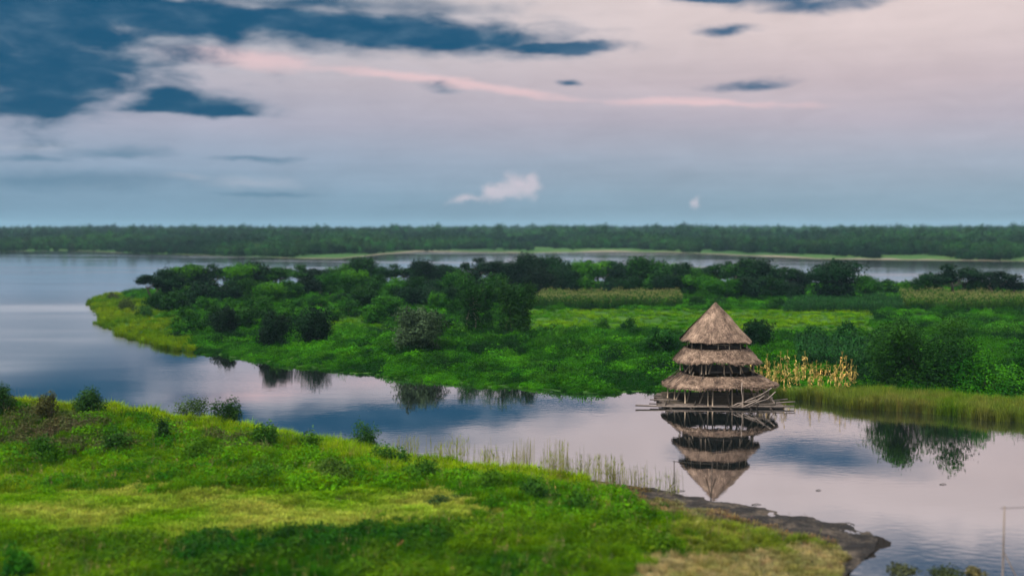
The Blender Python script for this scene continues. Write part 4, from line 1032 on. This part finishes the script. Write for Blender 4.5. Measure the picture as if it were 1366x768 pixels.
# rafters under the eaves
for r0_, z0_, r1_, z1_, nr in ((4.4, 4.0, 6.6, 2.35, 18), (3.6, 7.0, 5.0, 5.05, 16), (.3, 11.9, 4.0, 7.75, 14)):
    for i in range(nr):
        td = 360 * i / nr + 7; a = on(td, r0_); c = on(td, r1_); pole('rafter', (*a, z0_), (*c, z1_ - .12 - .3 * max(0, -math.cos(math.radians(td))) ** 2), .05, .005, GREYPOLE, .4)  # rafter colour darkened to add shade under the thatch

# ------------------------------------------------------------------ small things
def solo(name, label, cat, loc, mb, mat, group=None):
    o = link(name, mb.mesh(name, True), mat); o.location = [float(c) for c in loc]; return tag(o, label, cat, group)
# pole frame standing at the muddy shore: two posts, a rail, leaning props
p1 = near_at(899, 655, .1); p2 = near_at(948, 666, .1)
Fm = empty('pole_frame', (p1 + p2) / 2, 'thin dark pole frame with two posts and a top rail on the mud shore', 'frame')
def fpart(name, a, c, r):
    b = MB(); a = np.array(a, float); c = np.array(c, float); b.tube([a, (a + c) / 2 + R.normal(size=3) * .03, c], [r, r * .9, r * .75], 6); return link(name, b.mesh(name, True), DARKPOLE, Fm)
o_ = (p1 + p2) / 2; q1 = p1 - o_; q2 = p2 - o_; up = np.array([0, 0, 2.75])
fpart('post', q1 - [0, 0, .4], q1 + up * 1.0, .05); fpart('post', q2 - [0, 0, .4], q2 + [.1, 0, 3.25], .05)
fpart('rail', q1 + up * .98 + [-.1, -.06, 0], q2 + [.2, -.06, 3.1], .028)
fpart('prop', q1 + [-.95, -.2, -.2], q1 + [0, -.06, .95], .035); fpart('prop', q2 + [-.35, .1, 1.9], q2 + [.05, -.07, .2], .045); fpart('prop', q2 + [.35, -.2, 2.0], q2 + [0, -.09, .1], .035)
# fence post standing in the near water at the right edge
fp = at(1337, 785, 0)
Fp = empty('wire_fence', fp, 'thin post with a wire running right, standing in the near water', 'fence')
for nm, a, c, r, mt in (('post', (0, 0, -.6), (.02, 0, 5.1), .055, GREYPOLE), ('post', (5.0, .6, -.6), (5.02, .6, 5.2), .055, GREYPOLE), ('wire', (-.2, .07, 4.95), (5.4, .7, 5.0), .018, DARKPOLE), ('prop', (1.5, .1, -.5), (.1, .05, 2.2), .04, GREYPOLE)):
    b = MB(); b.tube([a, (np.array(a) + c) / 2, c], [r, r, r * .9], 7); link(nm, b.mesh(nm, True), mt, Fp)
# wet weed tufts in the near water, bottom right
for i, (a, b_, w_, lab) in enumerate(((1205, 762, 60, 'dark weed tuft in the near water, left of three at bottom right'), (1262, 768, 80, 'widest dark weed tuft in the near water, bottom right'), (1300, 764, 40, 'yellowish weed tuft in the near water, closest to the fence post'))):
    p = at(a, b_); p[2] = -.25; k = PXM(p)
    hero('mound', 0, 0, w_, 16, 900, .2, ((.05, .06, .03), (.04, .055, .025), (.12, .11, .05))[i], lab, 600 + i, 'weed tufts in the near water', loc=p)
# driftwood
for i, (a, b_, L_, an, lab) in enumerate(((1009, 673, .8, .1, 'short dark stick floating off the mud shore'), (1258, 646, .6, .1, 'short stick floating on the open water, right'), (1092, 654, .5, .3, 'tiny dark stick floating right of the tower reflection'),
        (1072, 527, 5.0, .15, 'long grey log on the shore just right of the tower'), (1098, 529, 4.2, -.12, 'grey log on the shore below the golden maize'), (1058, 523, 3.6, .4, 'short grey log behind the raft on its right side'), (905, 655, 1.2, .2, 'dark branch lying on the mud beside the pole frame'))):
    p = at(a, b_); b = MB(); d = np.array([math.cos(an), math.sin(an), 0]) * L_ / 2
    r = .03 if L_ < 2 else .075
    b.tube([-d, d * .1 + [0, .08, .05], d], [r, r * 1.1, r * .6], 6)
    z_ = .02 if L_ < 2 else .25
    solo('driftwood', lab, 'driftwood', (p[0], p[1], z_), b, DARKPOLE if L_ < 2 else GREYPOLE)

# ------------------------------------------------------------------ haze
def haze():
    b = MB(); x0, x1, y0_, y1, z0, z1 = -5800, 5800, -120, 7900, -2.5, 60
    b.add([[x0, y0_, z0], [x1, y0_, z0], [x1, y1, z0], [x0, y1, z0], [x0, y0_, z1], [x1, y0_, z1], [x1, y1, z1], [x0, y1, z1]], [[0, 3, 2, 1], [4, 5, 6, 7], [0, 1, 5, 4], [1, 2, 6, 5], [2, 3, 7, 6], [3, 0, 4, 7]])
    m, n, out = material('haze_air'); v = n.node('ShaderNodeVolumePrincipled')
    v.inputs['Color'].default_value = (.45, .78, 1.0, 1); v.inputs['Density'].default_value = .00006; v.inputs['Anisotropy'].default_value = 0
    n.l.new(v.outputs[0], out.inputs['Volume'])
    tag(link('haze', b.mesh('haze'), m), 'thin evening haze over the lake and forest', 'haze', kind='stuff')
haze()

# ------------------------------------------------------------------ camera and render settings
cam = bpy.data.cameras.new('camera'); co = bpy.data.objects.new('camera', cam); COL.objects.link(co)
cam.sensor_width = 36; cam.lens = 36 * F / 1366; cam.clip_end = 20000; cam.clip_start = .5
co.location = (0, 0, H); co.rotation_euler = (PI / 2 - PITCH, 0, 0)
cam.dof.use_dof = True; cam.dof.focus_distance = float(TP[1]); cam.dof.aperture_fstop = cam.lens / 1000 / .38
C.camera = co
C.view_settings.view_transform = 'Standard'; C.view_settings.look = 'None'; C.view_settings.exposure = .32; C.view_settings.gamma = 1
C.cycles.max_bounces = 6; C.cycles.diffuse_bounces = 3; C.cycles.glossy_bounces = 3; C.cycles.transmission_bounces = 2; C.cycles.volume_bounces = 0
C.cycles.caustics_reflective = False; C.cycles.caustics_refractive = False
C.cycles.use_denoising = True
C.cycles.sample_clamp_indirect = 4
